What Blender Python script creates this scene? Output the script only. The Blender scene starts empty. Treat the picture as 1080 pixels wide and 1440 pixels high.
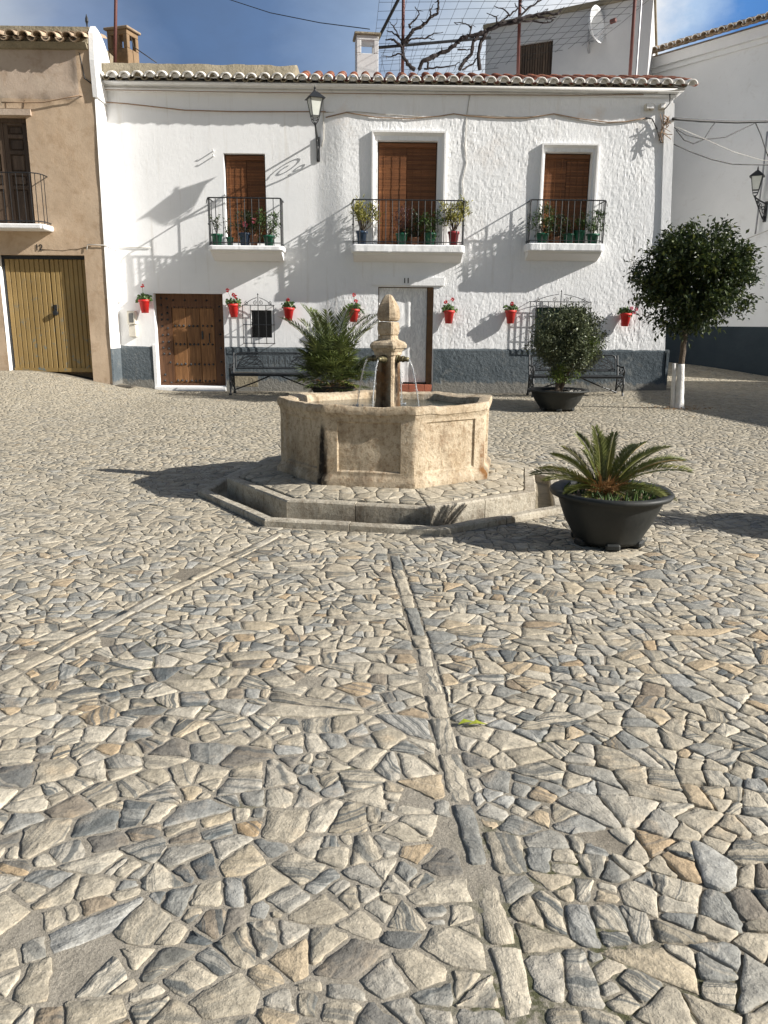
import bpy, math, random
from mathutils import Vector, Matrix, noise
import numpy as np
random.seed(7); np.random.seed(7)
S = bpy.context.scene; COL = S.collection
PI = math.pi; R = math.radians
rnd = random.random
def U(a, b): return a + (b - a) * random.random()
def lerp(a, b, t): return a + (b - a) * t
def sm(a, b, x):
    t = min(1, max(0, (x - a) / (b - a))); return t * t * (3 - 2 * t)
def nz(x, y, z=0.0): return noise.noise(Vector((x, y, z)))

# ------------------------------------------------------------------ camera
FPX, CH = 1090.0, 1.5
PITCH, YAW, ROLL = R(13.66), R(1.0), 0.0085
_f = Vector((math.sin(YAW) * math.cos(PITCH), math.cos(YAW) * math.cos(PITCH), -math.sin(PITCH)))
_r = Vector((math.cos(YAW), -math.sin(YAW), 0)); _u = _r.cross(_f)
_c, _s = math.cos(ROLL), math.sin(ROLL)
RX, UX = _c * _r + _s * _u, -_s * _r + _c * _u
cam = bpy.data.cameras.new('camera'); camo = bpy.data.objects.new('camera', cam); COL.objects.link(camo)
M = Matrix.Identity(4)
for i in range(3):
    M[i][0], M[i][1], M[i][2] = RX[i], UX[i], -_f[i]
M[0][3], M[1][3], M[2][3] = 0, 0, CH
camo.matrix_world = M
cam.sensor_fit = 'VERTICAL'; cam.sensor_height = 36.0; cam.sensor_width = 27.0
cam.lens = 36.0 * FPX / 1440.0; cam.clip_end = 2000; cam.clip_start = .05
S.camera = camo
def ray(px, py): return _f + RX * ((px - 540) / FPX) - UX * ((py - 720) / FPX)
def at(px, py, Y):                       # survey: sight line met with the upright plane y = Y
    d = ray(px, py); return Vector((0, 0, CH)) + d * (Y / d.y)
def gr(px, py, z=0.0):                   # survey: sight line met with the level z
    d = ray(px, py); return Vector((0, 0, CH)) + d * ((z - CH) / d.z)
def onp(px, py, P, N):
    d = ray(px, py); O = Vector((0, 0, CH)); return O + d * ((P - O).dot(N) / d.dot(N))

# ------------------------------------------------------------------ mesh builder
class MB:
    def __init__(s): s.v = []; s.f = []; s.m = []; s.r = []; s.cm = 0; s.cr = .5
    def new(s, m=None):
        s.cr = rnd()
        if m is not None: s.cm = m
        return s
    def face(s, idx): s.f.append(idx); s.m.append(s.cm); s.r.append(s.cr)
    def add(s, vs, fs):
        b = len(s.v); s.v += [tuple(p) for p in vs]
        for f in fs: s.face([b + i for i in f])
    def box(s, x0, x1, y0, y1, z0, z1, M=None, new=True):
        if new: s.new()
        vs = [Vector((x, y, z)) for z in (z0, z1) for y in (y0, y1) for x in (x0, x1)]
        if M is not None: vs = [M @ p for p in vs]
        s.add(vs, [(0, 2, 3, 1), (4, 5, 7, 6), (0, 1, 5, 4), (2, 6, 7, 3), (0, 4, 6, 2), (1, 3, 7, 5)]); return s
    def bbox(s, x0, x1, y0, y1, z0, z1, b=.01, M=None):   # box with chamfered edges
        s.new(); vs = []; ids = {}
        for ix, x in enumerate((x0, x1)):
            for iy, y in enumerate((y0, y1)):
                for iz, z in enumerate((z0, z1)):
                    sx, sy, sz = (b if ix == 0 else -b), (b if iy == 0 else -b), (b if iz == 0 else -b)
                    for ax, p in enumerate(((x, y + sy, z + sz), (x + sx, y, z + sz), (x + sx, y + sy, z))):
                        ids[ix, iy, iz, ax] = len(vs); vs.append(Vector(p))
        fs = []
        def q(*k):
            fs.append([ids[t] for t in k])
        for i in (0, 1):
            o = (lambda a: a) if i == 0 else (lambda a: a[::-1])
            fs.append(o([ids[i, 0, 0, 0], ids[i, 0, 1, 0], ids[i, 1, 1, 0], ids[i, 1, 0, 0]]))
            fs.append(o([ids[0, i, 0, 1], ids[1, i, 0, 1], ids[1, i, 1, 1], ids[0, i, 1, 1]]))
            fs.append(o([ids[0, 0, i, 2], ids[0, 1, i, 2], ids[1, 1, i, 2], ids[1, 0, i, 2]]))
        for i in (0, 1):
            for j in (0, 1):
                q((0, i, j, 1), (1, i, j, 1), (1, i, j, 2), (0, i, j, 2))
                q((i, 0, j, 0), (i, 1, j, 0), (i, 1, j, 2), (i, 0, j, 2))
                q((i, j, 0, 0), (i, j, 1, 0), (i, j, 1, 1), (i, j, 0, 1))
                for k in (0, 1): q((i, j, k, 0), (i, j, k, 1), (i, j, k, 2))
        if M is not None: vs = [M @ p for p in vs]
        s.add(vs, fs); return s
    def tube(s, pts, r, n=6, cap=True, new=True):
        if new: s.new()
        pts = [Vector(p) for p in pts]; N = len(pts)
        rs = r if isinstance(r, (list, tuple)) else [r] * N
        vs = []; prev = None
        for i, p in enumerate(pts):
            t = (pts[min(i + 1, N - 1)] - pts[max(i - 1, 0)])
            t = t.normalized() if t.length > 1e-9 else Vector((0, 0, 1))
            if prev is None:
                a = Vector((0, 0, 1)) if abs(t.z) < .9 else Vector((1, 0, 0))
                a = (a - t * a.dot(t)).normalized()
            else:
                a = (prev - t * prev.dot(t)); a = a.normalized() if a.length > 1e-6 else prev
            prev = a; b = t.cross(a)
            for k in range(n):
                w = 2 * PI * (k + .5) / n; vs.append(p + (a * math.cos(w) + b * math.sin(w)) * rs[i])
        fs = [(i * n + k, i * n + (k + 1) % n, (i + 1) * n + (k + 1) % n, (i + 1) * n + k) for i in range(N - 1) for k in range(n)]
        if cap: fs += [tuple(range(n))[::-1], tuple((N - 1) * n + k for k in range(n))]
        s.add(vs, fs); return s
    def lathe(s, prof, c=(0, 0, 0), n=24, wob=0):
        s.new(); vs = []; c = Vector(c)
        for r_, z in prof:
            for k in range(n):
                a = 2 * PI * k / n; rr = r_ * (1 + wob * nz(math.cos(a) * 1.5, math.sin(a) * 1.5, z * 4))
                vs.append(c + Vector((rr * math.cos(a), rr * math.sin(a), z)))
        m = len(prof)
        fs = [(i * n + k, i * n + (k + 1) % n, (i + 1) * n + (k + 1) % n, (i + 1) * n + k) for i in range(m - 1) for k in range(n)]
        fs += [tuple(range(n))[::-1], tuple((m - 1) * n + k for k in range(n))]
        s.add(vs, fs); return s
    def prism(s, prof, x0, x1):          # (y,z) profile swept along x, closed
        s.new(); n = len(prof)
        vs = [(x0, y, z) for y, z in prof] + [(x1, y, z) for y, z in prof]
        fs = [(i, (i + 1) % n, n + (i + 1) % n, n + i) for i in range(n)] + [tuple(range(n))[::-1], tuple(range(n, 2 * n))]
        s.add(vs, fs); return s
    def leaf(s, p, d, up, L, W, fold=.25, droop=.15):
        s.new(); d = d.normalized(); side = d.cross(up)
        side = side.normalized() if side.length > 1e-5 else Vector((1, 0, 0)); u = side.cross(d)
        m = p + d * L * .45
        s.add([p, m + side * W * .5 + u * W * fold, p + d * L - u * L * droop, m - side * W * .5 + u * W * fold, m],
              [(0, 4, 1), (4, 2, 1), (0, 3, 4), (4, 3, 2)])
    def build(s, name, mat, parent=None, smooth=False, local=False):
        me = bpy.data.meshes.new(name)
        off = Vector((0, 0, 0))
        p = parent
        while p is not None and not local: off += Vector(p.location); p = p.parent
        v = np.array(s.v, dtype=np.float64).reshape(-1, 3) - np.array(off)
        me.from_pydata(v.tolist(), [], s.f)
        for mm in (mat if isinstance(mat, (list, tuple)) else [mat]): me.materials.append(mm)
        me.polygons.foreach_set('material_index', s.m)
        me.polygons.foreach_set('use_smooth', [smooth] * len(s.f))
        at_ = me.attributes.new('rnd', 'FLOAT', 'FACE'); at_.data.foreach_set('value', s.r)
        me.update()
        o = bpy.data.objects.new(name, me); COL.objects.link(o)
        if parent is not None: o.parent = parent
        return o
def thing(name, label, cat, loc, group=None, rz=0):
    o = bpy.data.objects.new(name, None); COL.objects.link(o); o.location = loc; o.rotation_euler = (0, 0, rz)
    o.empty_display_size = .1
    return tag(o, label, cat, group)
def tag(o, label, cat, group=None):
    o['label'] = label; o['category'] = cat
    if group: o['group'] = group
    return o
def struct(o): o['kind'] = 'structure'; return o
def copy_tree(o, parent=None):
    c = o.copy(); COL.objects.link(c); c.parent = parent
    for ch in list(o.children): copy_tree(ch, c)
    return c

# ------------------------------------------------------------------ materials
class NT:
    def __init__(s, name):
        m = bpy.data.materials.new(name); m.use_nodes = True; s.mat = m; s.t = m.node_tree; s.n = s.t.nodes; s.l = s.t.links
        s.bsdf = s.n['Principled BSDF']; s.out = s.n['Material Output']
    def node(s, ty, **kw):
        n = s.n.new(ty)
        for k, v in kw.items():
            if k.startswith('in_'): n.inputs[k[3:].replace('_', ' ')].default_value = v
            else: setattr(n, k, v)
        return n
    def L(s, a, b): s.l.new(a, b)
    def pos(s, kind='Position'):
        if kind == 'Object': return s.node('ShaderNodeTexCoord').outputs['Object']
        return s.node('ShaderNodeNewGeometry').outputs['Position']
    def noise(s, vec, scale, detail=4, rough=.6, dist=0):
        n = s.node('ShaderNodeTexNoise'); n.inputs['Scale'].default_value = scale; n.inputs['Detail'].default_value = detail
        n.inputs['Roughness'].default_value = rough; n.inputs['Distortion'].default_value = dist; s.L(vec, n.inputs['Vector']); return n.outputs['Fac']
    def ramp(s, fac, stops):
        n = s.node('ShaderNodeValToRGB'); e = n.color_ramp.elements
        while len(e) < len(stops): e.new(.5)
        for k, (p, c) in zip(e, stops):
            k.position = p; k.color = (*c, 1) if len(c) == 3 else c
        s.L(fac, n.inputs['Fac']); return n.outputs['Color']
    def mix(s, fac, a, b, mode='MIX'):
        n = s.node('ShaderNodeMix', data_type='RGBA', blend_type=mode)
        for i, v in ((0, fac), (6, a), (7, b)):
            if hasattr(v, 'is_output') or isinstance(v, bpy.types.NodeSocket): s.L(v, n.inputs[i])
            elif i == 0: n.inputs[0].default_value = v
            else: n.inputs[i].default_value = (*v, 1)
        return n.outputs[2]
    def math(s, op, a, b=0., clamp=False):
        n = s.node('ShaderNodeMath', operation=op, use_clamp=clamp)
        for i, v in enumerate((a, b)):
            if isinstance(v, bpy.types.NodeSocket): s.L(v, n.inputs[i])
            else: n.inputs[i].default_value = v
        return n.outputs[0]
    def attr(s, name, out='Fac'): return s.node('ShaderNodeAttribute', attribute_name=name).outputs[out]
    def bump(s, h, strength=.5, dist=.02, prev=None):
        n = s.node('ShaderNodeBump'); n.inputs['Strength'].default_value = strength; n.inputs['Distance'].default_value = dist
        s.L(h, n.inputs['Height'])
        if prev is not None: s.L(prev, n.inputs['Normal'])
        return n.outputs[0]
    def fin(s, col=None, rough=.8, nrm=None, metal=0, spec=.5):
        b = s.bsdf
        if isinstance(col, bpy.types.NodeSocket): s.L(col, b.inputs['Base Color'])
        elif col is not None: b.inputs['Base Color'].default_value = (*col, 1)
        if isinstance(rough, bpy.types.NodeSocket): s.L(rough, b.inputs['Roughness'])
        else: b.inputs['Roughness'].default_value = rough
        b.inputs['Metallic'].default_value = metal; b.inputs['Specular IOR Level'].default_value = spec
        if nrm is not None: s.L(nrm, b.inputs['Normal'])
        return s.mat
def simple(name, c1, c2, scale=6, rough=.7, bs=0, bscale=40, bdist=.01, metal=0, kind='Object', per=0, spec=.5):
    t = NT(name); p = t.pos(kind); f = t.noise(p, scale)
    col = t.ramp(f, [(.3, c1), (.7, c2)])
    if per:
        k = t.ramp(t.attr('rnd'), [(0, (1 - per,) * 3), (1, (1 + per,) * 3)]); col = t.mix(1., col, k, 'MULTIPLY')
    nb = t.bump(t.noise(p, bscale), bs, bdist) if bs else None
    return t.fin(col, rough, nb, metal, spec)

def plaster(name, c1, c2, dirt, bump1=.6, roughness_scale=14, stain_lo=.62, splash=0):
    t = NT(name); p = t.pos()
    big = t.noise(p, .7, 5, .65); fine = t.noise(p, roughness_scale, 6, .65); f2 = t.noise(p, 55, 3, .6)
    col = t.ramp(big, [(.35, c1), (.65, c2)])
    spots = t.ramp(t.noise(p, 3.1, 8, .75, .4), [(stain_lo, (0, 0, 0)), (stain_lo + .12, (1, 1, 1))])
    col = t.mix(t.math('MULTIPLY', spots, .45), col, dirt)
    col = t.mix(t.math('MULTIPLY', t.ramp(f2, [(.55, (0, 0, 0)), (.8, (1, 1, 1))]), .25), col, dirt)
    if splash:
        sz = t.node('ShaderNodeSeparateXYZ'); t.L(p, sz.inputs[0]); lv = t.math('ADD', sz.outputs[2], t.math('MULTIPLY', t.noise(p, 5, 7, .75), -.42))
        col = t.mix(t.math('MULTIPLY', t.ramp(lv, [(0, (1, 1, 1)), (.045, (0, 0, 0))]), splash), col, (.30, .265, .21))
    n = t.bump(fine, bump1, .03); n = t.bump(f2, .35, .006, n)
    return t.fin(col, .9, n, spec=.2)

def limewash():
    t = NT('white_limewash'); p = t.pos(); sx = t.node('ShaderNodeSeparateXYZ'); t.L(p, sx.inputs[0])
    k = t.ramp(t.math('MULTIPLY_ADD', sx.outputs[0], .5), [(.05, (.16,) * 3), (.42, (1, 1, 1))]); k.node.inputs[0].links[0].from_node.inputs[2].default_value = .8
    mp = t.node('ShaderNodeMapping'); mp.inputs['Scale'].default_value = (1, 1, .55); t.L(p, mp.inputs['Vector'])
    big = t.noise(p, .8, 5, .65); fine = t.noise(mp.outputs[0], 17, 6, .7); f2 = t.noise(p, 60, 3, .6)
    col = t.ramp(big, [(.35, (.80, .805, .805)), (.65, (.865, .868, .865))])
    spots = t.ramp(t.noise(p, 3.1, 8, .75, .4), [(.66, (0, 0, 0)), (.80, (1, 1, 1))]); col = t.mix(t.math('MULTIPLY', spots, .4), col, (.66, .62, .56))
    warm = t.ramp(t.noise(p, 1.3, 6, .7), [(.55, (0, 0, 0)), (.75, (1, 1, 1))]); zz = t.ramp(t.math('MULTIPLY', sx.outputs[2], .16), [(.62, (0, 0, 0)), (.95, (1, 1, 1))])
    col = t.mix(t.math('MULTIPLY', t.math('MULTIPLY', warm, zz), t.math('MULTIPLY', k, .6)), col, (.70, .58, .47))
    ms_ = t.node('ShaderNodeMapping'); ms_.inputs['Scale'].default_value = (7, 7, .45); t.L(p, ms_.inputs['Vector'])
    stk = t.ramp(t.noise(ms_.outputs[0], 1.0, 6, .7), [(.56, (0, 0, 0)), (.74, (1, 1, 1))]); col = t.mix(t.math('MULTIPLY', stk, .42), col, (.58, .545, .48))
    k = t.math('MULTIPLY', k, t.ramp(t.noise(p, .9, 4, .6), [(.35, (.35,) * 3), (.65, (1, 1, 1))]))
    n = t.bump(t.math('MULTIPLY', fine, k), .42, .03); n = t.bump(f2, .2, .004, n)
    return t.fin(col, .92, n, spec=.15)
m_white = limewash()
m_whitesm = plaster('smooth_white_paint', (.80, .80, .79), (.84, .83, .815), (.62, .58, .52), .2, 8, .6)
m_greywall = plaster('white_wall_paint', (.78, .78, .77), (.84, .835, .825), (.64, .62, .59), .16, 6, .56)
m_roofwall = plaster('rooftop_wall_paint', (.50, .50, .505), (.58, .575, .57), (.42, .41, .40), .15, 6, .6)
m_plinth = plaster('blue_grey_plinth_paint', (.065, .082, .094), (.115, .135, .148), (.28, .285, .27), .8, 16, .55, .45)
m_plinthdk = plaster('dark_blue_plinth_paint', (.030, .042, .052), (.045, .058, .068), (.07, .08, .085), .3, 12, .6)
m_brown = plaster('ochre_brown_render', (.47, .35, .24), (.57, .445, .32), (.36, .245, .15), .25, 7, .5)
m_browngrey = plaster('pinkish_cement_render', (.42, .33, .26), (.52, .43, .34), (.30, .21, .14), .25, 9, .5)
m_concrete = plaster('mossy_cement', (.25, .215, .15), (.34, .295, .215), (.12, .105, .07), .8, 18, .5)
m_tilewhite = simple('limewashed_tile_end', (.80, .79, .76), (.70, .66, .60), 9, .85, .4, 30)
m_tile = simple('terracotta_tile', (.33, .10, .055), (.24, .13, .08), 5, .85, .5, 30, per=.35)
m_tileold = simple('weathered_tile', (.32, .22, .14), (.45, .36, .26), 6, .9, .6, 30, per=.3)
m_iron = simple('black_painted_iron', (.012, .013, .015), (.022, .024, .026), 20, .45, .2, 80, .004)
m_bench = simple('dark_grey_cast_iron', (.012, .014, .016), (.024, .027, .03), 15, .5, .2, 60, .004)
m_rust = simple('red_oxide_pole_paint', (.14, .045, .035), (.09, .03, .025), 9, .7, .3, 40)
m_cable = simple('black_cable', (.02, .02, .02), (.035, .034, .033), 9, .6)
m_cablew = simple('limewashed_cable', (.60, .58, .53), (.40, .38, .34), 5, .8)
m_cablet = simple('tan_cable', (.36, .24, .15), (.25, .17, .11), 5, .7)
m_redpot = simple('red_plastic_pot', (.62, .012, .012), (.55, .01, .012), 4, .4)
def redpot():
    t = NT('red_plastic_pot'); p = t.pos('Object'); o = t.node('ShaderNodeObjectInfo').outputs['Random']
    col = t.ramp(o, [(0, (.42, .014, .012)), (.5, (.62, .014, .012)), (1, (.55, .035, .028))]); col = t.mix(t.math('MULTIPLY', t.ramp(t.noise(p, 9, 5, .7), [(.5, (0, 0, 0)), (.75, (1, 1, 1))]), .35), col, (.45, .16, .12))
    return t.fin(col, .5)
m_redpot = redpot()
m_greenpot = simple('green_plastic_pot', (.008, .11, .055), (.01, .085, .045), 4, .4)
m_bluepot = simple('dark_blue_pot', (.03, .06, .11), (.025, .045, .085), 4, .4)
m_darkredpot = simple('brick_red_pot', (.30, .03, .035), (.24, .025, .03), 4, .45)
m_clay = simple('brown_clay_pot', (.26, .12, .06), (.17, .08, .045), 14, .8)
m_planter = simple('dark_green_black_plastic', (.006, .008, .0075), (.012, .0145, .0135), 3, .45, .25, 25, .006)
def planter():
    t = NT('dusty_dark_plastic'); p = t.pos('Object'); mp = t.node('ShaderNodeMapping'); mp.inputs['Scale'].default_value = (5, 5, 1.2); t.L(p, mp.inputs['Vector'])
    col = t.ramp(t.noise(p, 3), [(.3, (.006, .008, .0075)), (.7, (.012, .0145, .0135))]); d = t.ramp(t.noise(mp.outputs[0], 1.5, 7, .75), [(.45, (0, 0, 0)), (.8, (1, 1, 1))])
    col = t.mix(t.math('MULTIPLY', d, .4), col, (.075, .07, .06)); return t.fin(col, t.ramp(d, [(0, (.58,) * 3), (1, (.85,) * 3)]), t.bump(t.noise(p, 30), .2, .004))
m_planter = planter()
m_soil = simple('dry_soil', (.09, .06, .035), (.22, .17, .11), 30, .95, .8, 50, .02)
m_pebble = simple('white_gravel', (.6, .57, .5), (.4, .38, .33), 20, .9, per=.3)
m_lampglass = simple('frosted_lantern_glass', (.50, .52, .48), (.62, .63, .58), 5, .25)
m_metalgrey = simple('galvanised_grey', (.30, .30, .31), (.42, .42, .43), 8, .5, metal=.5)
m_dish = simple('white_dish_enamel', (.75, .76, .76), (.68, .69, .70), 6, .4)
m_beige = simple('aged_plastic_box', (.66, .62, .53), (.56, .52, .44), 9, .6)
m_dark = simple('dark_interior', (.006, .006, .007), (.012, .012, .013), 3, .35)
m_meterwin = simple('grey_meter_window', (.10, .10, .10), (.16, .16, .15), 6, .2)
m_brickred = simple('red_clay_step', (.36, .11, .06), (.28, .09, .05), 20, .8, .4, 50, per=.25)
m_greenshut = simple('dark_green_shutter', (.012, .045, .035), (.018, .06, .045), 8, .5)
m_browndoorframe = simple('brown_door_frame', (.17, .085, .03), (.11, .055, .022), 7, .5)
m_black = simple('black_number_paint', (.012, .012, .012), (.02, .02, .02), 9, .6)
m_bark = simple('brown_bark', (.07, .05, .035), (.13, .10, .07), 18, .9, .8, 40, .02)
m_limetrunk = simple('limewashed_bark', (.78, .77, .74), (.62, .60, .56), 9, .9, .7, 40, .015)
m_vine = simple('dark_vine_wood', (.018, .014, .014), (.04, .03, .028), 18, .95, .6, 60, .01)
m_manhole = simple('cast_manhole_iron', (.10, .09, .075), (.16, .14, .11), 12, .7, .6, 60)

def leafmat(name, stops, rough=.42, trans=.12):
    t = NT(name); c = t.ramp(t.attr('rnd'), stops)
    p = t.pos('Object'); c = t.mix(.5, c, t.ramp(t.noise(p, 2.2, 3), [(.3, (.35, .35, .35)), (.7, (.75, .75, .75))]), 'OVERLAY')
    t.fin(c, rough, None, spec=.5); t.bsdf.inputs['Subsurface Weight'].default_value = 0
    tr = t.node('ShaderNodeBsdfTranslucent'); t.L(c, tr.inputs['Color'])
    ms = t.node('ShaderNodeMixShader'); ms.inputs[0].default_value = trans
    t.L(t.bsdf.outputs[0], ms.inputs[1]); t.L(tr.outputs[0], ms.inputs[2]); t.L(ms.outputs[0], t.out.inputs['Surface'])
    return t.mat
m_orange = leafmat('orange_tree_leaves', [(0, (.014, .026, .009)), (.5, (.032, .052, .015)), (.85, (.07, .095, .024)), (1, (.16, .18, .045))], .45, .18)
m_shrubl = leafmat('olive_green_shrub_leaves', [(0, (.045, .06, .03)), (.6, (.105, .125, .065)), (1, (.21, .23, .12))], .45)
m_shruby = leafmat('fresh_green_shoots', [(0, (.06, .10, .015)), (1, (.15, .20, .03))], .45)
m_palm = leafmat('palm_leaflets', [(0, (.03, .045, .013)), (.5, (.075, .10, .026)), (.9, (.15, .17, .045)), (1, (.26, .22, .08))], .42)
m_cycad = leafmat('cycad_leaflets', [(0, (.07, .085, .02)), (.6, (.165, .18, .045)), (.93, (.22, .205, .06)), (1, (.32, .2, .07))], .4)
m_dryfrond = leafmat('dry_brown_fronds', [(0, (.16, .075, .025)), (1, (.34, .2, .08))], .6)
m_geran = leafmat('geranium_leaves', [(0, (.03, .07, .015)), (1, (.09, .15, .03))], .55)
m_yellowg = leafmat('yellow_green_succulent', [(0, (.16, .17, .03)), (.6, (.26, .24, .04)), (1, (.36, .32, .07))], .5)
m_darkl = leafmat('dark_pot_foliage', [(0, (.02, .035, .014)), (1, (.05, .07, .025))], .5)
m_purple = leafmat('purple_red_foliage', [(0, (.07, .02, .03)), (1, (.13, .06, .05))], .5)
m_redfl = leafmat('red_petals', [(0, (.36, .006, .014)), (1, (.5, .02, .03))], .8)
m_pinkfl = leafmat('pink_petals', [(0, (.75, .12, .2)), (1, (.8, .35, .4))], .6)
m_moss = leafmat('moss_green', [(0, (.035, .045, .008)), (1, (.085, .09, .018))], .9)

# paving stones: one tint per stone, quartz bands along the stone's own bedding direction
def paving_mat(name, gain=1.0):
    t = NT(name); p = t.pos(); r1 = t.attr('rnd'); r2 = t.attr('rnb'); d = t.attr('bed', 'Vector')
    base = t.ramp(r1, [(0, (.32, .28, .21)), (.20, (.45, .40, .31)), (.38, (.36, .315, .235)), (.52, (.50, .45, .355)), (.62, (.385, .355, .295)),
                       (.74, (.225, .225, .205)), (.84, (.36, .355, .325)), (.91, (.44, .37, .26)), (.97, (.39, .285, .17)), (1, (.105, .12, .125))])
    dot = t.node('ShaderNodeVectorMath', operation='DOT_PRODUCT'); t.L(p, dot.inputs[0]); t.L(d, dot.inputs[1])
    w = t.math('ADD', dot.outputs['Value'], t.math('MULTIPLY', t.noise(p, 5, 3), .09))
    cv = t.node('ShaderNodeCombineXYZ'); t.L(w, cv.inputs[0]); t.L(t.math('MULTIPLY', r1, 40), cv.inputs[1])
    band = t.noise(cv.outputs[0], 34, 3, .7)
    dk = t.ramp(band, [(.48, (0, 0, 0)), (.56, (1, 1, 1))])
    lt = t.ramp(band, [(.30, (1, 1, 1)), (.40, (0, 0, 0))])
    f = t.math('MULTIPLY', dk, t.ramp(r2, [(.30, (.06,) * 3), (.52, (.32,) * 3), (.75, (.75,) * 3), (1, (.95,) * 3)]))
    col = t.mix(f, base, (.075, .088, .092))
    col = t.mix(t.math('MULTIPLY', lt, .45), col, (.52, .46, .36))
    och = t.ramp(t.noise(p, 6, 4, .6), [(.58, (0, 0, 0)), (.72, (1, 1, 1))])
    col = t.mix(t.math('MULTIPLY', och, .35), col, (.46, .33, .19))
    g = t.noise(p, 130, 3, .7); g2 = t.noise(p, 24, 5, .7)
    col = t.mix(.75, col, t.ramp(g2, [(.3, (.28,) * 3), (.7, (.72,) * 3)]), 'OVERLAY')
    col = t.mix(.35, col, t.ramp(g, [(.3, (.25,) * 3), (.7, (.75,) * 3)]), 'OVERLAY')
    dust = t.ramp(t.noise(p, .55, 4, .6), [(.4, (0, 0, 0)), (.7, (1, 1, 1))])
    col = t.mix(t.math('MULTIPLY', dust, .22), col, (.43, .39, .32))
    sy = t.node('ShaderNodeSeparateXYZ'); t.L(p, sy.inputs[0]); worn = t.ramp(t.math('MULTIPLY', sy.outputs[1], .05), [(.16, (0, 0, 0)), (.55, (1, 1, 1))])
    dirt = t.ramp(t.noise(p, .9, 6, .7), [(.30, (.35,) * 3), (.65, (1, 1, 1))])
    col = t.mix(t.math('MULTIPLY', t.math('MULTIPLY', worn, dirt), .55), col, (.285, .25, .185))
    if gain != 1: col = t.mix(1., col, (gain,) * 3, 'MULTIPLY')
    n = t.bump(g2, .7, .014); n = t.bump(band, .40, .008, n); n = t.bump(g, .4, .003, n)
    return t.fin(col, t.ramp(g2, [(.3, (.7,) * 3), (.7, (.9,) * 3)]), n, spec=.22)
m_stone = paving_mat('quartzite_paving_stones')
def mortar_mat():
    t = NT('sandy_mortar'); p = t.pos()
    g = t.noise(p, 160, 4, .8); g2 = t.noise(p, 14, 6, .75); g3 = t.noise(p, 1.1, 4, .6)
    col = t.ramp(g2, [(.3, (.15, .13, .10)), (.7, (.27, .24, .19))])
    nearw = t.ramp(t.attr('sand'), [(0, (0, 0, 0)), (1, (1, 1, 1))])
    col = t.mix(nearw, col, t.ramp(g2, [(.3, (.26, .235, .19)), (.7, (.36, .325, .265))]))
    col = t.mix(.6, col, t.ramp(g, [(.3, (.2,) * 3), (.7, (.8,) * 3)]), 'OVERLAY')
    ms = t.math('MULTIPLY', t.attr('moss'), t.ramp(t.noise(p, 22, 4, .7), [(.42, (0, 0, 0)), (.56, (1, 1, 1))]))
    col = t.mix(ms, col, (.05, .058, .014))
    n = t.bump(g2, .7, .02); n = t.bump(g, .6, .006, n)
    return t.fin(col, .95, n, spec=.2)
m_mortar = mortar_mat()
def far_ground():
    t = NT('distant_paving'); p = t.pos()
    v = t.node('ShaderNodeTexVoronoi', feature='DISTANCE_TO_EDGE'); v.inputs['Scale'].default_value = 6; t.L(p, v.inputs['Vector'])
    c = t.node('ShaderNodeTexVoronoi'); c.inputs['Scale'].default_value = 6; t.L(p, c.inputs['Vector'])
    col = t.mix(.3, t.ramp(t.noise(p, 3, 5), [(.3, (.24, .22, .18)), (.7, (.4, .36, .3))]), c.outputs['Color'], 'SOFT_LIGHT')
    col = t.mix(t.ramp(v.outputs['Distance'], [(.02, (1, 1, 1)), (.06, (0, 0, 0))]), col, (.08, .07, .055))
    return t.fin(col, .9)
m_far = far_ground()
# carved limestone with a 'stain' attribute for the black and rusty runs
def limestone(name, c1, c2, spot):
    t = NT(name); p = t.pos()
    a = t.noise(p, 2.6, 6, .7, .3); b = t.noise(p, 26, 6, .75); c = t.noise(p, 120, 3, .7)
    col = t.ramp(a, [(.30, c1), (.55, c2), (.72, [x * 1.12 for x in c2])])
    col = t.mix(t.math('MULTIPLY', t.ramp(b, [(.50, (0, 0, 0)), (.62, (1, 1, 1))]), .6), col, spot)
    col = t.mix(.4, col, t.ramp(c, [(.3, (.3,) * 3), (.7, (.7,) * 3)]), 'OVERLAY')
    gr_ = t.ramp(t.noise(p, 4.5, 7, .75, .6), [(.50, (0, 0, 0)), (.66, (1, 1, 1))])
    col = t.mix(t.math('MULTIPLY', gr_, .5), col, (.19, .15, .105))
    mp = t.node('ShaderNodeMapping'); mp.inputs['Scale'].default_value = (7, 7, .9); t.L(p, mp.inputs['Vector']); sv = t.noise(mp.outputs[0], 1.6, 6, .7, .4)
    col = t.mix(t.math('MULTIPLY', t.ramp(sv, [(.54, (0, 0, 0)), (.70, (1, 1, 1))]), .45), col, (.17, .115, .065))
    col = t.mix(t.math('MULTIPLY', t.ramp(sv, [(.30, (1, 1, 1)), (.42, (0, 0, 0))]), .5), col, (.66, .60, .49))
    st = t.attr('stain'); st = t.math('MULTIPLY', st, t.ramp(t.noise(p, 14, 5, .7), [(.25, (.35,) * 3), (.5, (1, 1, 1))]))
    col = t.mix(st, col, (.022, .018, .014))
    ru = t.math('MULTIPLY', t.attr('rust'), t.ramp(t.noise(p, 9, 5, .7), [(.3, (.2,) * 3), (.6, (1, 1, 1))]))
    col = t.mix(ru, col, (.19, .09, .03))
    n = t.bump(b, .9, .02); n = t.bump(c, .5, .004, n)
    return t.fin(col, .9, n, spec=.2)
m_lime = limestone('carved_limestone', (.41, .315, .205), (.56, .465, .335), (.22, .14, .075))
m_kerbst = limestone('pale_kerb_limestone', (.38, .34, .27), (.52, .475, .385), (.21, .175, .125))
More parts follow.
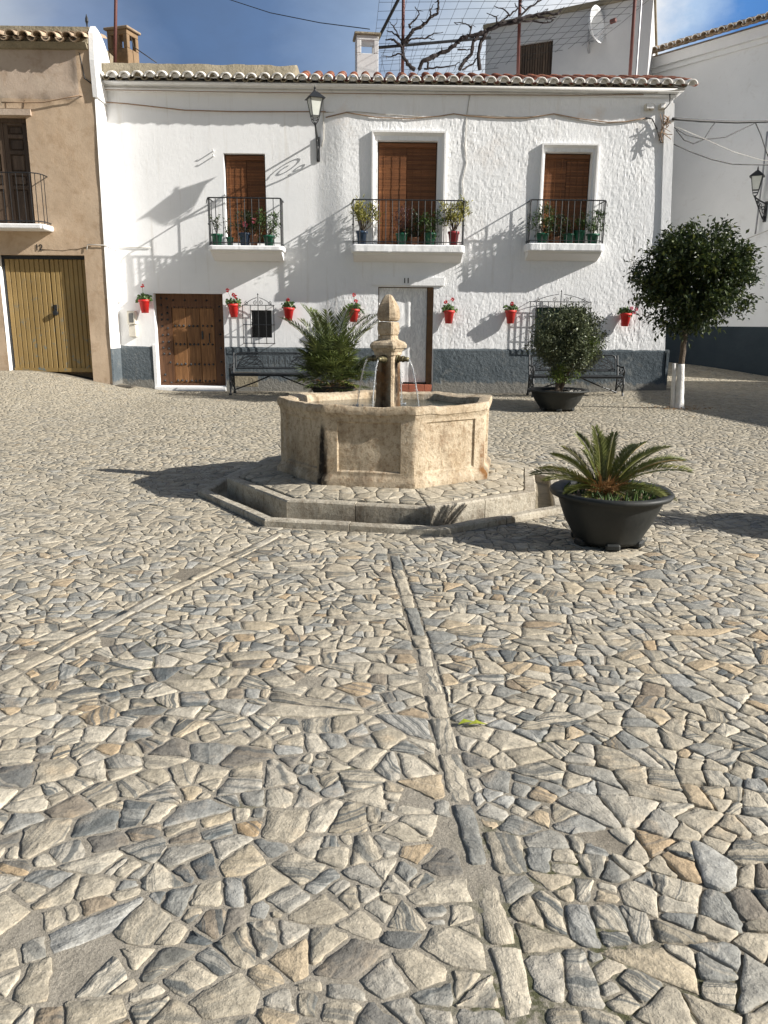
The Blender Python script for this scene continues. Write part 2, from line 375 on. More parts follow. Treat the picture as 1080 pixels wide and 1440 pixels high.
def wood(name, c1, c2, c3, per=.2, rough=.6, axis=2):
    t = NT(name); p = t.pos('Object')
    mp = t.node('ShaderNodeMapping'); sc = [14, 14, 14]; sc[axis] = .9; mp.inputs['Scale'].default_value = sc; t.L(p, mp.inputs['Vector'])
    g = t.noise(mp.outputs[0], 2.2, 6, .7, .6)
    col = t.ramp(g, [(.3, c1), (.55, c2), (.75, c3)])
    col = t.mix(1., col, t.ramp(t.attr('rnd'), [(0, (1 - per,) * 3), (1, (1 + per,) * 3)]), 'MULTIPLY')
    return t.fin(col, rough, t.bump(g, .4, .006), spec=.35)
m_door = wood('varnished_door_planks', (.10, .045, .016), (.23, .11, .042), (.33, .175, .07))
m_doorfr = wood('dark_door_frame_wood', (.05, .022, .010), (.11, .05, .022), (.16, .075, .035))
m_shutter = wood('old_brown_shutter_wood', (.05, .032, .022), (.10, .068, .045), (.15, .105, .07), .25)
m_blind = wood('bamboo_blind', (.11, .042, .015), (.19, .074, .026), (.26, .108, .04), .28, .55, 0)
def garage():
    t = NT('ochre_garage_paint'); p = t.pos('Object')
    col = t.ramp(t.noise(p, 1.4, 5), [(.3, (.26, .17, .058)), (.7, (.335, .225, .08))])
    col = t.mix(t.math('MULTIPLY', t.ramp(t.noise(p, 6, 6, .75), [(.56, (0, 0, 0)), (.62, (1, 1, 1))]), t.attr('peel')), col, (.15, .18, .17))
    col = t.mix(t.math('MULTIPLY', t.ramp(t.noise(p, 4.5, 6, .7), [(.6, (0, 0, 0)), (.75, (1, 1, 1))]), .5), col, (.24, .13, .03))
    return t.fin(col, .6, t.bump(t.noise(p, 60), .15, .004))
m_garage = garage()
def lace():
    t = NT('lace_curtain'); p = t.pos('Object')
    mp = t.node('ShaderNodeMapping'); mp.inputs['Scale'].default_value = (1, 1, 1); t.L(p, mp.inputs['Vector'])
    mp.inputs['Scale'].default_value = (16, 16, 5); pat = t.noise(mp.outputs[0], 1.2, 5, .7, 1.2)
    col = t.ramp(pat, [(.40, (.60, .60, .60)), (.60, (.84, .84, .82))])
    return t.fin(col, .9)
m_lace = lace()
def water():
    t = NT('fountain_water'); p = t.pos()
    t.fin((.05, .065, .055), .06, t.bump(t.noise(p, 18, 3), .25, .02)); t.bsdf.inputs['Transmission Weight'].default_value = .35
    t.bsdf.inputs['IOR'].default_value = 1.33; return t.mat
m_water = water()
def jet():
    t = NT('falling_water'); t.fin((.9, .93, .95), .08); t.bsdf.inputs['Transmission Weight'].default_value = .75; t.bsdf.inputs['IOR'].default_value = 1.33
    return t.mat
m_jet = jet()
m_brass = simple('tarnished_brass', (.20, .17, .09), (.11, .10, .06), 20, .45, metal=.7)

# ------------------------------------------------------------------ lie of the land
YF = 17.6                                   # face of the white house
def gz(x, y):
    z = .45 * sm(-4.3, -7.6, x) * sm(10.5, 17.0, y)
    z += .10 * sm(3.5, 7.0, x) * sm(12.0, 17.6, y)
    z += .42 * sm(17.5, 22.5, y) * sm(5.5, 7.5, x)
    z += .010 * nz(x * .5, y * .5, 3.0) * sm(1, 5, y)
    return z
FC = Vector((.15, 7.14)); FROT = R(-10.8)   # fountain centre, facing
def oct_pts(inr, z=0, rot=FROT):
    Rr = inr / math.cos(PI / 8)
    return [Vector((FC.x + Rr * math.cos(rot - PI / 2 - PI / 8 + k * PI / 4), FC.y + Rr * math.sin(rot - PI / 2 - PI / 8 + k * PI / 4), z)) for k in range(8)]
INR_G, INR_P, INR_B = 1.60, 1.36, .91
def oct_d(x, y):                            # largest outward distance along the eight face normals, and that normal
    best = -9; bn = None
    for k in range(8):
        a = FROT - PI / 2 + k * PI / 4; n = (math.cos(a), math.sin(a)); d = (x - FC.x) * n[0] + (y - FC.y) * n[1]
        if d > best: best = d; bn = n
    return best, bn
# line of long slabs running from the fountain to the viewer
STRIP = [(p.x, p.y) for p in (gr(553, 778), gr(600, 930), gr(652, 1140), gr(728, 1400))]
_a, _b = STRIP[2], STRIP[3]; STRIP.append((_b[0] + (_b[0] - _a[0]) * .8, _b[1] + (_b[1] - _a[1]) * .8))
def strip_x(y):
    for (x0, y0), (x1, y1) in zip(STRIP, STRIP[1:]):
        if y1 <= y <= y0: return lerp(x0, x1, (y - y0) / (y1 - y0)), (x1 - x0) / (y1 - y0)
    return None
SW = .031
S2A, S2B = gr(392, 752), gr(-60, 985); S2L = (S2B - S2A).length; S2D = (S2B - S2A) / S2L; S2N = Vector((-S2D.y, S2D.x, 0)); S2W = .042
def clip(poly, nx, ny, c):                  # keep nx*x+ny*y <= c
    out = []; m = len(poly)
    for i in range(m):
        p, q = poly[i], poly[(i + 1) % m]; dp = nx * p[0] + ny * p[1] - c; dq = nx * q[0] + ny * q[1] - c
        if dp <= 0: out.append(p)
        if (dp < 0 < dq) or (dq < 0 < dp):
            k = dp / (dp - dq); out.append((p[0] + (q[0] - p[0]) * k, p[1] + (q[1] - p[1]) * k))
    return out
def sandy(x, y):                            # how far the mortar fills the joints (near left most)
    return max(0., min(1., sm(4.0, 2.6, y) * sm(.95, .25, x - (2.2 - y) * .08) * .9 + .45 * sm(.15, .5, nz(x * .55 + 9, y * .55)) * sm(9, 3, y)))
class Stones:
    def __init__(s): s.v = []; s.f = []; s.r1 = []; s.r2 = []; s.bed = []
    def add(s, poly, zf, h, near, tone=None, bevel=.010, ang=None):
        m = len(poly)
        if m < 3: return
        A = .5 * sum(poly[i][0] * poly[(i + 1) % m][1] - poly[(i + 1) % m][0] * poly[i][1] for i in range(m))
        if abs(A) < .0005: return
        if A < 0: poly = poly[::-1]
        # nibble the corners, roughen the edges
        pts = []
        for i in range(m):
            p0, p, q = poly[i - 1], poly[i], poly[(i + 1) % m]
            la = math.hypot(p[0] - p0[0], p[1] - p0[1]); lb = math.hypot(q[0] - p[0], q[1] - p[1])
            k = min(.35, U(.003, .013) / max(la, 1e-4)); pts.append((p[0] + (p0[0] - p[0]) * k, p[1] + (p0[1] - p[1]) * k))
            k = min(.35, U(.003, .013) / max(lb, 1e-4)); pts.append((p[0] + (q[0] - p[0]) * k, p[1] + (q[1] - p[1]) * k))
        if near:
            sub = []
            for i in range(len(pts)):
                p, q = pts[i], pts[(i + 1) % len(pts)]; L = math.hypot(q[0] - p[0], q[1] - p[1]); n = max(1, min(8, int(L / near)))
                for j in range(n):
                    t = j / n; jx = U(-1, 1) * .0038; jy = U(-1, 1) * .0036
                    sub.append((p[0] + (q[0] - p[0]) * t + jx, p[1] + (q[1] - p[1]) * t + jy))
            pts = sub
        n = len(pts); cx = sum(p[0] for p in pts) / n; cy = sum(p[1] for p in pts) / n
        size = math.sqrt(abs(A)); kq = min(1, h / .0105); tx, ty = random.gauss(0, .017) * kq, random.gauss(0, .017) * kq; dz = random.gauss(0, .0022) * kq
        b = len(s.v); bv = min(bevel * U(.7, 1.4), size * .2)
        def top(x, y, e): return zf(x, y) + dz + tx * (x - cx) + ty * (y - cy) + e
        rings = ((0, -h - .012), (bv * .25, -bv * .5), (bv * .8, 0))
        for ins, e in rings:
            for x, y in pts:
                d = math.hypot(x - cx, y - cy) + 1e-6; k = min(.6, ins / d); X, Y = x + (cx - x) * k, y + (cy - y) * k
                s.v.append((X, Y, (zf(X, Y) + e) if e < -h else top(X, Y, e + (U(-.0016, .0016) if near else 0))))
        nr = 3
        if near:
            for x, y in pts:
                X, Y = x + (cx - x) * .5, y + (cy - y) * .5; s.v.append((X, Y, top(X, Y, U(-.0012, .0018))))
            nr = 4
        s.v.append((cx, cy, top(cx, cy, .0015)))
        nf = 0
        for rr in range(nr - 1):
            for i in range(n):
                j = (i + 1) % n; s.f.append((b + rr * n + i, b + rr * n + j, b + (rr + 1) * n + j, b + (rr + 1) * n + i)); nf += 1
        for i in range(n): s.f.append((b + (nr - 1) * n + i, b + (nr - 1) * n + (i + 1) % n, b + nr * n)); nf += 1
        r1 = rnd() if tone is None else tone; r2 = rnd(); a = ang if ang is not None else U(0, PI)
        if ang is None and rnd() < .6: a = PI / 2 + random.gauss(0, .35)
        k = U(.55, 1.5); d = (math.cos(a) * k, math.sin(a) * k, .3)
        s.r1 += [r1] * nf; s.r2 += [r2] * nf; s.bed += [d] * nf
    def build(s, name, mat, parent=None):
        me = bpy.data.meshes.new(name); off = np.array(parent.location if parent else (0, 0, 0))
        me.from_pydata((np.array(s.v) - off).tolist(), [], s.f); me.materials.append(mat)
        me.polygons.foreach_set('use_smooth', [True] * len(s.f))
        for nm, ty, d in (('rnd', 'FLOAT', s.r1), ('rnb', 'FLOAT', s.r2)):
            a = me.attributes.new(nm, ty, 'FACE'); a.data.foreach_set('value', d)
        a = me.attributes.new('bed', 'FLOAT_VECTOR', 'FACE'); a.data.foreach_set('vector', [c for d in s.bed for c in d])
        o = bpy.data.objects.new(name, me); COL.objects.link(o)
        if parent: o.parent = parent
        return o
def cells(P, sp):                           # voronoi cells of the points by clipping against near neighbours
    G = {}
    for i, p in enumerate(P): G.setdefault((int(p[0] // sp), int(p[1] // sp)), []).append(i)
    for i, p in enumerate(P):
        gx, gy = int(p[0] // sp), int(p[1] // sp); nb = []
        for a in range(-3, 4):
            for b in range(-3, 4):
                for j in G.get((gx + a, gy + b), ()):
                    if j != i:
                        d = (P[j][0] - p[0]) ** 2 + (P[j][1] - p[1]) ** 2
                        if d < (3.0 * sp) ** 2: nb.append((d, j))
        nb.sort(); yield i, p, nb[:30]
def inside_view(x, y):
    if y > 17.45 and x < 6.9: return False
    if y > 17.0 and x < -5.3: return False
    return abs(x) < .58 * y + 2.0 + .5 * sm(5, 2, y) and .35 < y < 24

# ------------------------------------------------------------------ paving
def make_paving():
    sp = .135; AN = 1.6; P = []
    ny = int(25 / (sp * .87)); nx = int(34 / AN / sp)
    for j in range(ny):
        for i in range(nx):
            if rnd() < .13: continue
            u = -17 / AN + (i + .5 * (j % 2)) * sp + U(-.47, .47) * sp; v = .2 + j * sp * .87 + U(-.47, .47) * sp
            if abs(u * AN) < .66 * v + 3.0: P.append((u, v))
    def xy(u, v):
        return (u * AN + .42 * nz(u * .9, v * .62, 1.7) + .045 * nz(u * 2.6, v * 2.0, 4.1), v + .38 * nz(u * .75, v * .6, 8.3) + .045 * nz(u * 2.4, v * 2.2, 6.6))
    st = Stones()
    def inset(poly, g):
        out = poly; m = len(poly)
        for i in range(m):
            p, q = poly[i], poly[(i + 1) % m]; L = math.hypot(q[0] - p[0], q[1] - p[1])
            if L < 1e-5: continue
            nx_, ny_ = (q[1] - p[1]) / L, -(q[0] - p[0]) / L; out = clip(out, nx_, ny_, nx_ * p[0] + ny_ * p[1] - g * U(.4, 1.8))
            if len(out) < 3: return out
        return out
    def area(q): return .5 * sum(q[i][0] * q[(i + 1) % len(q)][1] - q[(i + 1) % len(q)][0] * q[i][1] for i in range(len(q)))
    def compact(q):
        P_ = sum(math.hypot(q[i][0] - q[i - 1][0], q[i][1] - q[i - 1][1]) for i in range(len(q))); return 4 * PI * abs(area(q)) / (P_ * P_ + 1e-9)
    def axis(q):
        cx = sum(p[0] for p in q) / len(q); cy = sum(p[1] for p in q) / len(q); a = sum((p[0] - cx) ** 2 for p in q); b = sum((p[1] - cy) ** 2 for p in q); c = sum((p[0] - cx) * (p[1] - cy) for p in q)
        return .5 * math.atan2(2 * c, a - b), cx, cy
    def split(q, lim, out, dep=0):
        A = area(q)
        if A < lim * math.exp(random.gauss(0, .55)) or dep > 4: out.append(q); return
        a0, cx, cy = axis(q); best = None
        for tr in range(6):
            a = a0 + random.gauss(0, .15 + .12 * tr); n_ = (math.cos(a), math.sin(a)); o_ = random.gauss(0, .14) * math.sqrt(A); c = n_[0] * cx + n_[1] * cy + o_
            two = [clip(q, n_[0] * sg, n_[1] * sg, c * sg) for sg in (1, -1)]
            if min(map(len, two)) < 3: continue
            sc = min(compact(r_) for r_ in two)
            if best is None or sc > best[0]: best = (sc, two)
            if sc > .68: break
        if best is None or best[0] < .48: out.append(q); return
        two = best[1]
        for r_ in two: split(r_, lim, out, dep + 1)
    for i, p, nb in cells(P, sp):
        x, y = xy(*p)
        if not inside_view(x, y): continue
        od, on = oct_d(x, y); other = None
        if od < INR_G - .25: continue
        sd = sandy(x, y); fr_ = sm(3.5, 6.5, y); g0 = lerp(lerp(.0016, .0042, sd), .0011, fr_)
        R0 = sp * 2.2; poly = [(p[0] - R0, p[1] - R0), (p[0] + R0, p[1] - R0), (p[0] + R0, p[1] + R0), (p[0] - R0, p[1] + R0)]
        for d2, j in nb:
            q = P[j]; d = math.sqrt(d2); nx_, ny_ = (q[0] - p[0]) / d, (q[1] - p[1]) / d
            poly = clip(poly, nx_, ny_, nx_ * p[0] + ny_ * p[1] + d / 2)
            if len(poly) < 3: break
        if len(poly) < 3: continue
        poly = [xy(*q) for q in poly]
        bricks = x < -4.2 and y > 13.5
        if od < INR_G + .5:                 # trim against the fountain kerb
            poly = clip(poly, -on[0], -on[1], -(FC.x * on[0] + FC.y * on[1] + INR_G + .012))
        sx = strip_x(y)
        if sx:
            k = sx[1]; il = 1 / math.hypot(1, k); s_ = 1 if x > sx[0] else -1
            if abs(x - sx[0]) < .4:
                c = (sx[0] - k * y); other = clip(poly, s_ * il, -s_ * il * k, s_ * il * c - (SW + .010))
                poly = clip(poly, -s_ * il, s_ * il * k, -s_ * il * c - (SW + (.014 if s_ < 0 else .010)))
        e = Vector((x - S2A.x, y - S2A.y, 0)); a_, d_ = e.dot(S2D), e.dot(S2N)
        if -.02 < a_ < S2L and abs(d_) < .4:
            s_ = 1 if d_ > 0 else -1; poly = clip(poly, -s_ * S2N.x, -s_ * S2N.y, -s_ * (S2A.x * S2N.x + S2A.y * S2N.y) - S2W - .006)
        if len(poly) < 3: continue
        near = .019 if y < 3.2 else (.035 if y < 5.5 else (.07 if y < 8 else 0))
        dp = .55 + .45 * sm(3.4, 2.2, y) * sm(.3, .9, x); h = lerp(lerp(.0085 * dp, .0044, sd), .0042, fr_); pieces = []
        if other is not None and len(other) >= 3:
            if area(other) < 0: other = other[::-1]
            if area(other) > .0012: split(other, .0098, pieces)
        if area(poly) < 0: poly = poly[::-1]
        split(poly, lerp(.0095, .0118, sm(3.4, 1.8, y)) if not bricks else .006, pieces)
        left = sm(.6, -.6, x) * sm(4.5, 2.5, y)
        for q in pieces:
            if rnd() < sd * .02: continue   # a bare patch of mortar
            g = g0 * (1.3 if rnd() < .2 else 1)
            a_, cx, cy = axis(q); q = inset(q, g)
            if len(q) < 3: continue
            tone = rnd()
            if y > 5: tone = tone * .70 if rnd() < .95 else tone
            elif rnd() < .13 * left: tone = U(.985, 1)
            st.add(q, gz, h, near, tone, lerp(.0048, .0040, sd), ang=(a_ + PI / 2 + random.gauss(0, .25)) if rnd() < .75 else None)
    struct(st.build('stone_paving', m_stone))
    # slabs of the drain line, each trimmed to its neighbours
    st = Stones(); y = STRIP[0][1]
    while y > .5:
        L = U(.14, .40); y1 = y - L
        a, b = strip_x(y), strip_x(y1)
        if a is None or b is None: break
        j = lambda: U(-.011, .011)
        gp = .006
        poly = [(a[0] - SW + j(), y - gp), (b[0] - SW + j(), y1 + gp), (b[0] + SW + j(), y1 + gp), (a[0] + SW + j(), y - gp)]
        st.add(poly, lambda X, Y: gz(X, Y) - .001, .016, .03, random.choice([.1, .3, .5, .45, .2, .25, .15, .74, .58]), .005, ang=U(-.1, .4))
        y = y1
    a_ = 0
    while a_ < S2L:
        L = U(.16, .42); w1, w2 = S2W * U(.6, 1), S2W * U(.6, 1); P4 = [S2A + S2D * (a_ + .004) + S2N * w1, S2A + S2D * (a_ + .004) - S2N * w2, S2A + S2D * (a_ + L - .004) - S2N * w1, S2A + S2D * (a_ + L - .004) + S2N * w2]
        st.add([(p.x + U(-.008, .008), p.y + U(-.008, .008)) for p in P4], gz, .012, .035, random.choice([.02, .08, .3, .33, .6, .38]), .005, ang=math.atan2(S2D.y, S2D.x) + PI / 2); a_ += L
    struct(st.build('stone_strip', m_stone))
    # mortar bed
    mb = MB(); xs = np.arange(-13, 14.01, .1); ys = np.concatenate([np.arange(.2, 5, .035), np.arange(5, 24.6, .1)])
    xs = np.concatenate([np.arange(-13, -3.2, .14), np.arange(-3.2, 3.2, .035), np.arange(3.2, 13.1, .14)])
    moss_c = [(gr(p, q), r) for p, q, r in ((220, 905, .10), (190, 935, .12), (300, 940, .12), (210, 990, .08), (295, 995, .06), (780, 1040, .12), (655, 1010, .07), (480, 1010, .05), (500, 1085, .06), (735, 1390, .16), (712, 1300, .13),
              (860, 1330, .12), (700, 1180, .10), (1000, 1400, .12), (880, 1420, .1), (350, 1130, .05), (770, 1230, .1), (540, 858, .1), (130, 960, .07), (690, 1440, .15), (810, 1215, .06))]
    nxn, nyn = len(xs), len(ys); vs = []; sand = []; moss = []
    for yv in ys:
        for xv in xs:
            sd = sandy(xv, yv); dp = .55 + .45 * sm(3.4, 2.2, yv) * sm(.3, .9, xv); fr_ = sm(3.5, 6.5, yv); h = lerp(lerp(.0075 * dp, .0036, sd), .0036, fr_)
            d, _n = oct_d(xv, yv)
            z = gz(xv, yv) - h + .0012 * nz(xv * 9, yv * 9, 2) + .0010 * nz(xv * 27, yv * 27, 5)
            if d < INR_G - .05: z = -.10
            m = 0
            for c, r in moss_c:
                q = ((xv - c.x) ** 2 + (yv - c.y) ** 2) / (r * r)
                if q < 3: m = max(m, math.exp(-q * 1.4) * .9)
            vs.append((xv, yv, z)); sand.append(sd); moss.append(min(1, m))
    mb.v = vs
    for j in range(nyn - 1):
        for i in range(nxn - 1): mb.face((j * nxn + i, j * nxn + i + 1, (j + 1) * nxn + i + 1, (j + 1) * nxn + i))
    o = mb.build('plaza_ground', m_mortar, smooth=True)
    for nm, d in (('sand', sand), ('moss', moss)):
        a = o.data.attributes.new(nm, 'FLOAT', 'POINT'); a.data.foreach_set('value', d)
    struct(o)
    # moss tufts in a few joints
    mb = MB()
    for c, r in moss_c:
        for k in range(int(260 * r / .1)):
            a = U(0, 2 * PI); q = r * math.sqrt(rnd()) * 1.1; x, y = c.x + q * math.cos(a) * 1.3, c.y + q * math.sin(a)
            if nz(x * 14, y * 14, 7) < .12: continue
            mb.leaf(Vector((x, y, gz(x, y) - .016)), Vector((U(-.6, .6), U(-.6, .6), 1)), Vector((0, 1, 0)), U(.006, .016), U(.003, .007))
    o = mb.build('moss', m_moss); o['kind'] = 'stuff'
    # the ground beyond the square
    mb = MB()
    E_ = 400; vs = [(-E_, -E_, -.13), (E_, -E_, -.13), (E_, E_, -.13), (-E_, E_, -.13)]
    mb.add(vs, [(0, 1, 2, 3)]); struct(mb.build('distant_ground', m_far))
make_paving()

# ------------------------------------------------------------------ the white house
house = thing('white_house', 'long white two-storey house with blue-grey plinth, three balconies and tiled eave', 'house', (.4, YF, 0))
EAVE = at(540, 112.5, YF - .30).z - .055
def xz(px, py, Y=YF):
    p = at(px, py, Y); return p.x, p.z
def rect(a, b, Y=YF):
    (x0, z1), (x1, z0) = xz(*a, Y), xz(*b, Y); return [x0, x1, z0, z1]
O_door = rect((215, 412), (317, 546)); O_door[0] -= .02; O_door[2] = .10
O_d11 = rect((532, 403), (607, 549)); O_d11[2] = .06
O_w1 = rect((313, 214), (375, 340)); O_w2 = rect((531, 197), (613, 340)); O_w3 = rect((767, 213), (826, 338))
O_sm = rect((352, 436), (382, 475)); O_wr = rect((753, 432), (821, 489))
for o in (O_w1, O_w2, O_w3): o[2] = 3.16
OPEN = [O_door, O_d11, O_w1, O_w2, O_w3, O_sm, O_wr]
X0, X1, Z0, Z1 = -5.75, 6.62, -.15, EAVE
def lean(x, z): return x - .060 * z * sm(4.9, 6.6, x)
def rough_amt(x): return lerp(.0014, .0066, sm(-1.3, -.5, x))
def face_y(x, z):
    k = sm(-1.25, -.55, x); y = YF + .085 * (1 - k)
    a = rough_amt(x) * (.75 + .9 * nz(x * .8, z * .9, 12))
    y -= a * (.55 * nz(x * 5.5, z * 4.0, 3) + .7 * nz(x * 13, z * 9, 5) + .8 * nz(x * 27, z * 20, 8)) + .012 * nz(x * .9, z * .8, 4)
    y -= .05 * sm(.5, -.1, z) * sm(5.6, 6.6, x)
    return y
def grid_lines(lo, hi, step, marks):
    m = sorted(set([lo, hi] + [v for v in marks if lo < v < hi])); out = []
    for a, b in zip(m, m[1:]):
        n = max(1, round((b - a) / step)); out += [lerp(a, b, i / n) for i in range(n)]
    return out + [hi]
def facade():
    xs = grid_lines(X0, X1, .03, [v for o in OPEN for v in o[:2]]); zs = grid_lines(Z0, Z1, .03, [v for o in OPEN for v in o[2:]] + [.98])
    mb = MB(); nx = len(xs); edge = set()
    for o in OPEN: edge.update(o)
    for z in zs:
        for x in xs: mb.v.append((lean(x, z), face_y(x, z), z))
    def hole(x, z): return any(o[0] < x < o[1] and o[2] < z < o[3] for o in OPEN)
    used = {}
    for j in range(len(zs) - 1):
        for i in range(nx - 1):
            if not hole((xs[i] + xs[i + 1]) / 2, (zs[j] + zs[j + 1]) / 2):
                mb.face((j * nx + i, j * nx + i + 1, (j + 1) * nx + i + 1, (j + 1) * nx + i))
    xi = {x: i for i, x in enumerate(xs)}; zi = {z: i for i, z in enumerate(zs)}
    for o in OPEN:                           # reveals
        dep = .36
        i0, i1, j0, j1 = xi[o[0]], xi[o[1]], zi[o[2]], zi[o[3]]
        loop = [(i, j0) for i in range(i0, i1)] + [(i1, j) for j in range(j0, j1)] + [(i, j1) for i in range(i1, i0, -1)] + [(i0, j) for j in range(j1, j0, -1)]
        b = len(mb.v); ids = [j * nx + i for i, j in loop]
        for q in ids: p = mb.v[q]; mb.v.append((p[0], YF + dep, p[2]))
        n = len(loop)
        for k in range(n): mb.face((ids[k], ids[(k + 1) % n], b + (k + 1) % n, b + k))
    # flank of the house along the side street, back and inner lining
    b = len(mb.v); ids = [j * nx + nx - 1 for j in range(len(zs))]
    for q in ids: p = mb.v[q]; mb.v.append((p[0], YF + 3.6, p[2]))
    for k in range(len(ids) - 1): mb.face((ids[k], b + k, b + k + 1, ids[k + 1]))
    mb.box(X0, X1 - .45, YF + .55, YF + 3.6, Z0, Z1 - .05)
    return mb.build('wall', m_white, house)
wall = facade()
def plinth():                                # painted base, a few mm proud, left out at the doors
    mb = MB(); spans = [(X0, O_door[0] - .085), (O_door[1] + .02, O_d11[0] - .02), (O_d11[1] + .02, X1)]
    for a, b in spans:
        xs = grid_lines(a, b, .05, []); zs = grid_lines(-.15, .985, .05, []); n0 = len(mb.v); nx = len(xs)
        for z in zs:
            for x in xs:
                zz = z + ((.022 * nz(x * 1.7, 5) + .014 * nz(x * 7, 2)) if z > .95 else 0)
                mb.v.append((lean(x, zz), face_y(x, z) - .014 - .03 * sm(.35, -.1, z) + (.02 if z > .975 else 0), zz))
        for j in range(len(zs) - 1):
            for i in range(nx - 1):
                q = n0 + j * nx + i; mb.face((q, q + 1, q + nx + 1, q + nx))
    # return along the side street
    mb.box(6.60, 6.66, YF - .03, YF + 3.6, -.15, .98)
    return mb.build('plinth', m_plinth, house)
plinth()
# corner pier
mb = MB(); zs = [3.0, 3.3, 4, 4.8, 5.6, 6.0]
for z in zs:
    w = .19 if z > 3.1 else .10
    for x, y in ((lean(6.62, z) - w, YF - .045), (lean(6.62, z) + .015, YF - .05), (lean(6.62, z) + .015, YF + .3), (lean(6.62, z) - w, YF + .3)):
        mb.v.append((x + .012 * nz(z * 3, x), y + .01 * nz(z * 4, x), z))
for j in range(len(zs) - 1):
    for k in range(4): mb.face((j * 4 + k, j * 4 + (k + 1) % 4, j * 4 + 4 + (k + 1) % 4, j * 4 + 4 + k))
mb.face((3, 2, 1, 0))
mb.build('corner_pier', m_white, house)
# cornice mouldings
mb = MB(); yw = YF + .12
Zc = [at(540, q, YF - .07).z for q in (131, 127.5, 126, 122.5, 121)] + [EAVE + .012]
for z0, z1, d0, d1, xr in ((Zc[0], Zc[1], .030, .045, .02), (Zc[1], Zc[2], .018, .018, .0), (Zc[2], Zc[3], .06, .08, .05), (Zc[3], Zc[4], .05, .05, .03), (Zc[4], Zc[5], .10, .17, .13)):
    mb.new(); xs = np.arange(-5.6, 6.28 + xr + .01, (11.88 + xr) / 60)
    nn = len(mb.v)
    for x in xs:
        w = .006 * nz(x * 2, z0 * 9); rec = 0
        for y, z in ((yw, z0), (YF - d0 + rec, z0 + w), (YF - d1 + rec, z1 + w - .008), (YF - d1 + .012, z1 + w), (yw, z1)): mb.v.append((x, y, z))
    for i in range(len(xs) - 1):
        for k in range(4): mb.face((nn + i * 5 + k, nn + i * 5 + k + 1, nn + i * 5 + 6 + k, nn + i * 5 + 5 + k))
    mb.face([nn + k for k in range(5)]); e = nn + (len(xs) - 1) * 5; mb.face([e + 4 - k for k in range(5)])
cornice = mb.build('cornice', m_whitesm, house)
# roof: rows of barrel tiles, the lowest row limewashed at its mouth
def barrel(mb, x, y, z, r, L, slope, n=8, th=.016, up=True, mat_mouth=None, mat_top=0):
    mb.new(mat_top); b = len(mb.v); d = Vector((0, math.cos(slope), math.sin(slope))); w = Vector((0, -math.sin(slope), math.cos(slope)))
    sg = 1 if up else -1; N = n + 1
    for t, rr in ((0, r), (L, r * .86)):
        for rad in (rr, rr - th):
            for k in range(N):
                a = PI * k / n; p = Vector((x, y, z)) + d * t + Vector((1, 0, 0)) * (rad * math.cos(a)) + w * (sg * rad * .9 * math.sin(a)); mb.v.append(tuple(p))
    o = lambda e, i, k: b + (e * 2 + i) * N + k
    for k in range(n):
        mb.face((o(0, 0, k), o(0, 0, k + 1), o(1, 0, k + 1), o(1, 0, k))); mb.face((o(0, 1, k + 1), o(0, 1, k), o(1, 1, k), o(1, 1, k + 1)))
    if mat_mouth is not None: mb.cm = mat_mouth
    for k in range(n): mb.face((o(0, 0, k + 1), o(0, 0, k), o(0, 1, k), o(0, 1, k + 1)))
    for k in (0, n): mb.face((o(0, 0, k), o(1, 0, k), o(1, 1, k), o(0, 1, k)))
mb = MB(); NT_ = 48; sl = R(18); xa, xb = -5.52, 6.50
for i in range(NT_):
    x = lerp(xa, xb, i / (NT_ - 1)); j = U(-.012, .012); zt = EAVE + .055 + U(-.008, .008) + .02 * nz(x * .4, 3)
    barrel(mb, x + j, YF - .30 + U(-.012, .012), zt, .112, .42, sl, 10, .032, True, 0, 0)          # limewashed end tile
    if i < NT_ - 1: barrel(mb, x + .128, YF - .23 + U(-.01, .01), zt + .012, .070, .5, sl, 8, .02, False, 1, 1)
    # mortar plug in the mouth, set back
    mb.new(4); c = Vector((x + j, YF - .20, zt + .035)); pts = [(c.x + .085 * math.cos(PI * k / 8), c.y + U(-.01, .01), c.z - .03 + .085 * math.sin(PI * k / 8)) for k in range(9)]
    mb.add(pts, [tuple(range(9))])
    for row in range(4):
        for (dx, up, r_) in ((j, True, .092), (.128, False, .075)):
            mb_m = 2 if x > -1.55 else 3
            t = .16 + row * .34; barrel(mb, x + dx + U(-.008, .008), YF - .30 + t * math.cos(sl), zt + .022 + t * math.sin(sl), r_, .40, sl, 8, .016, up, mb_m, mb_m)
mb.new(4); mb.prism([(YF - .20, EAVE + .0), (YF + 1.3, EAVE + .50), (YF + 3.6, EAVE + .33), (YF + 3.6, EAVE - .1), (YF - .10, EAVE - .03)], -5.6, 6.42)
tiles = mb.build('roof', [m_tilewhite, m_concrete, m_tile, m_tileold, m_greywall], house, smooth=True)
# cement coping over the left half of the eave
CT = at(300, 90.5, YF - .17).z + .03
mb = MB(); xs = np.arange(-5.5, -1.45, .09)
for x in xs:
    w = .025 * nz(x * 2.4, 7) + .012 * nz(x * 7, 2)
    for y, z in ((YF - .20, EAVE + .08), (YF - .17, CT - .03 + w), (YF + .02, CT + w), (YF + .5, CT + .02)): mb.v.append((x, y + .02 * nz(x * 5, z), z))
for i in range(len(xs) - 1):
    for k in range(3): mb.face((i * 4 + k, i * 4 + k + 1, i * 4 + 5 + k, i * 4 + 4 + k)[::-1])
mb.face((0, 1, 2, 3)); e = (len(xs) - 1) * 4; mb.face((e + 3, e + 2, e + 1, e))
mb.build('coping', m_concrete, house, smooth=True)
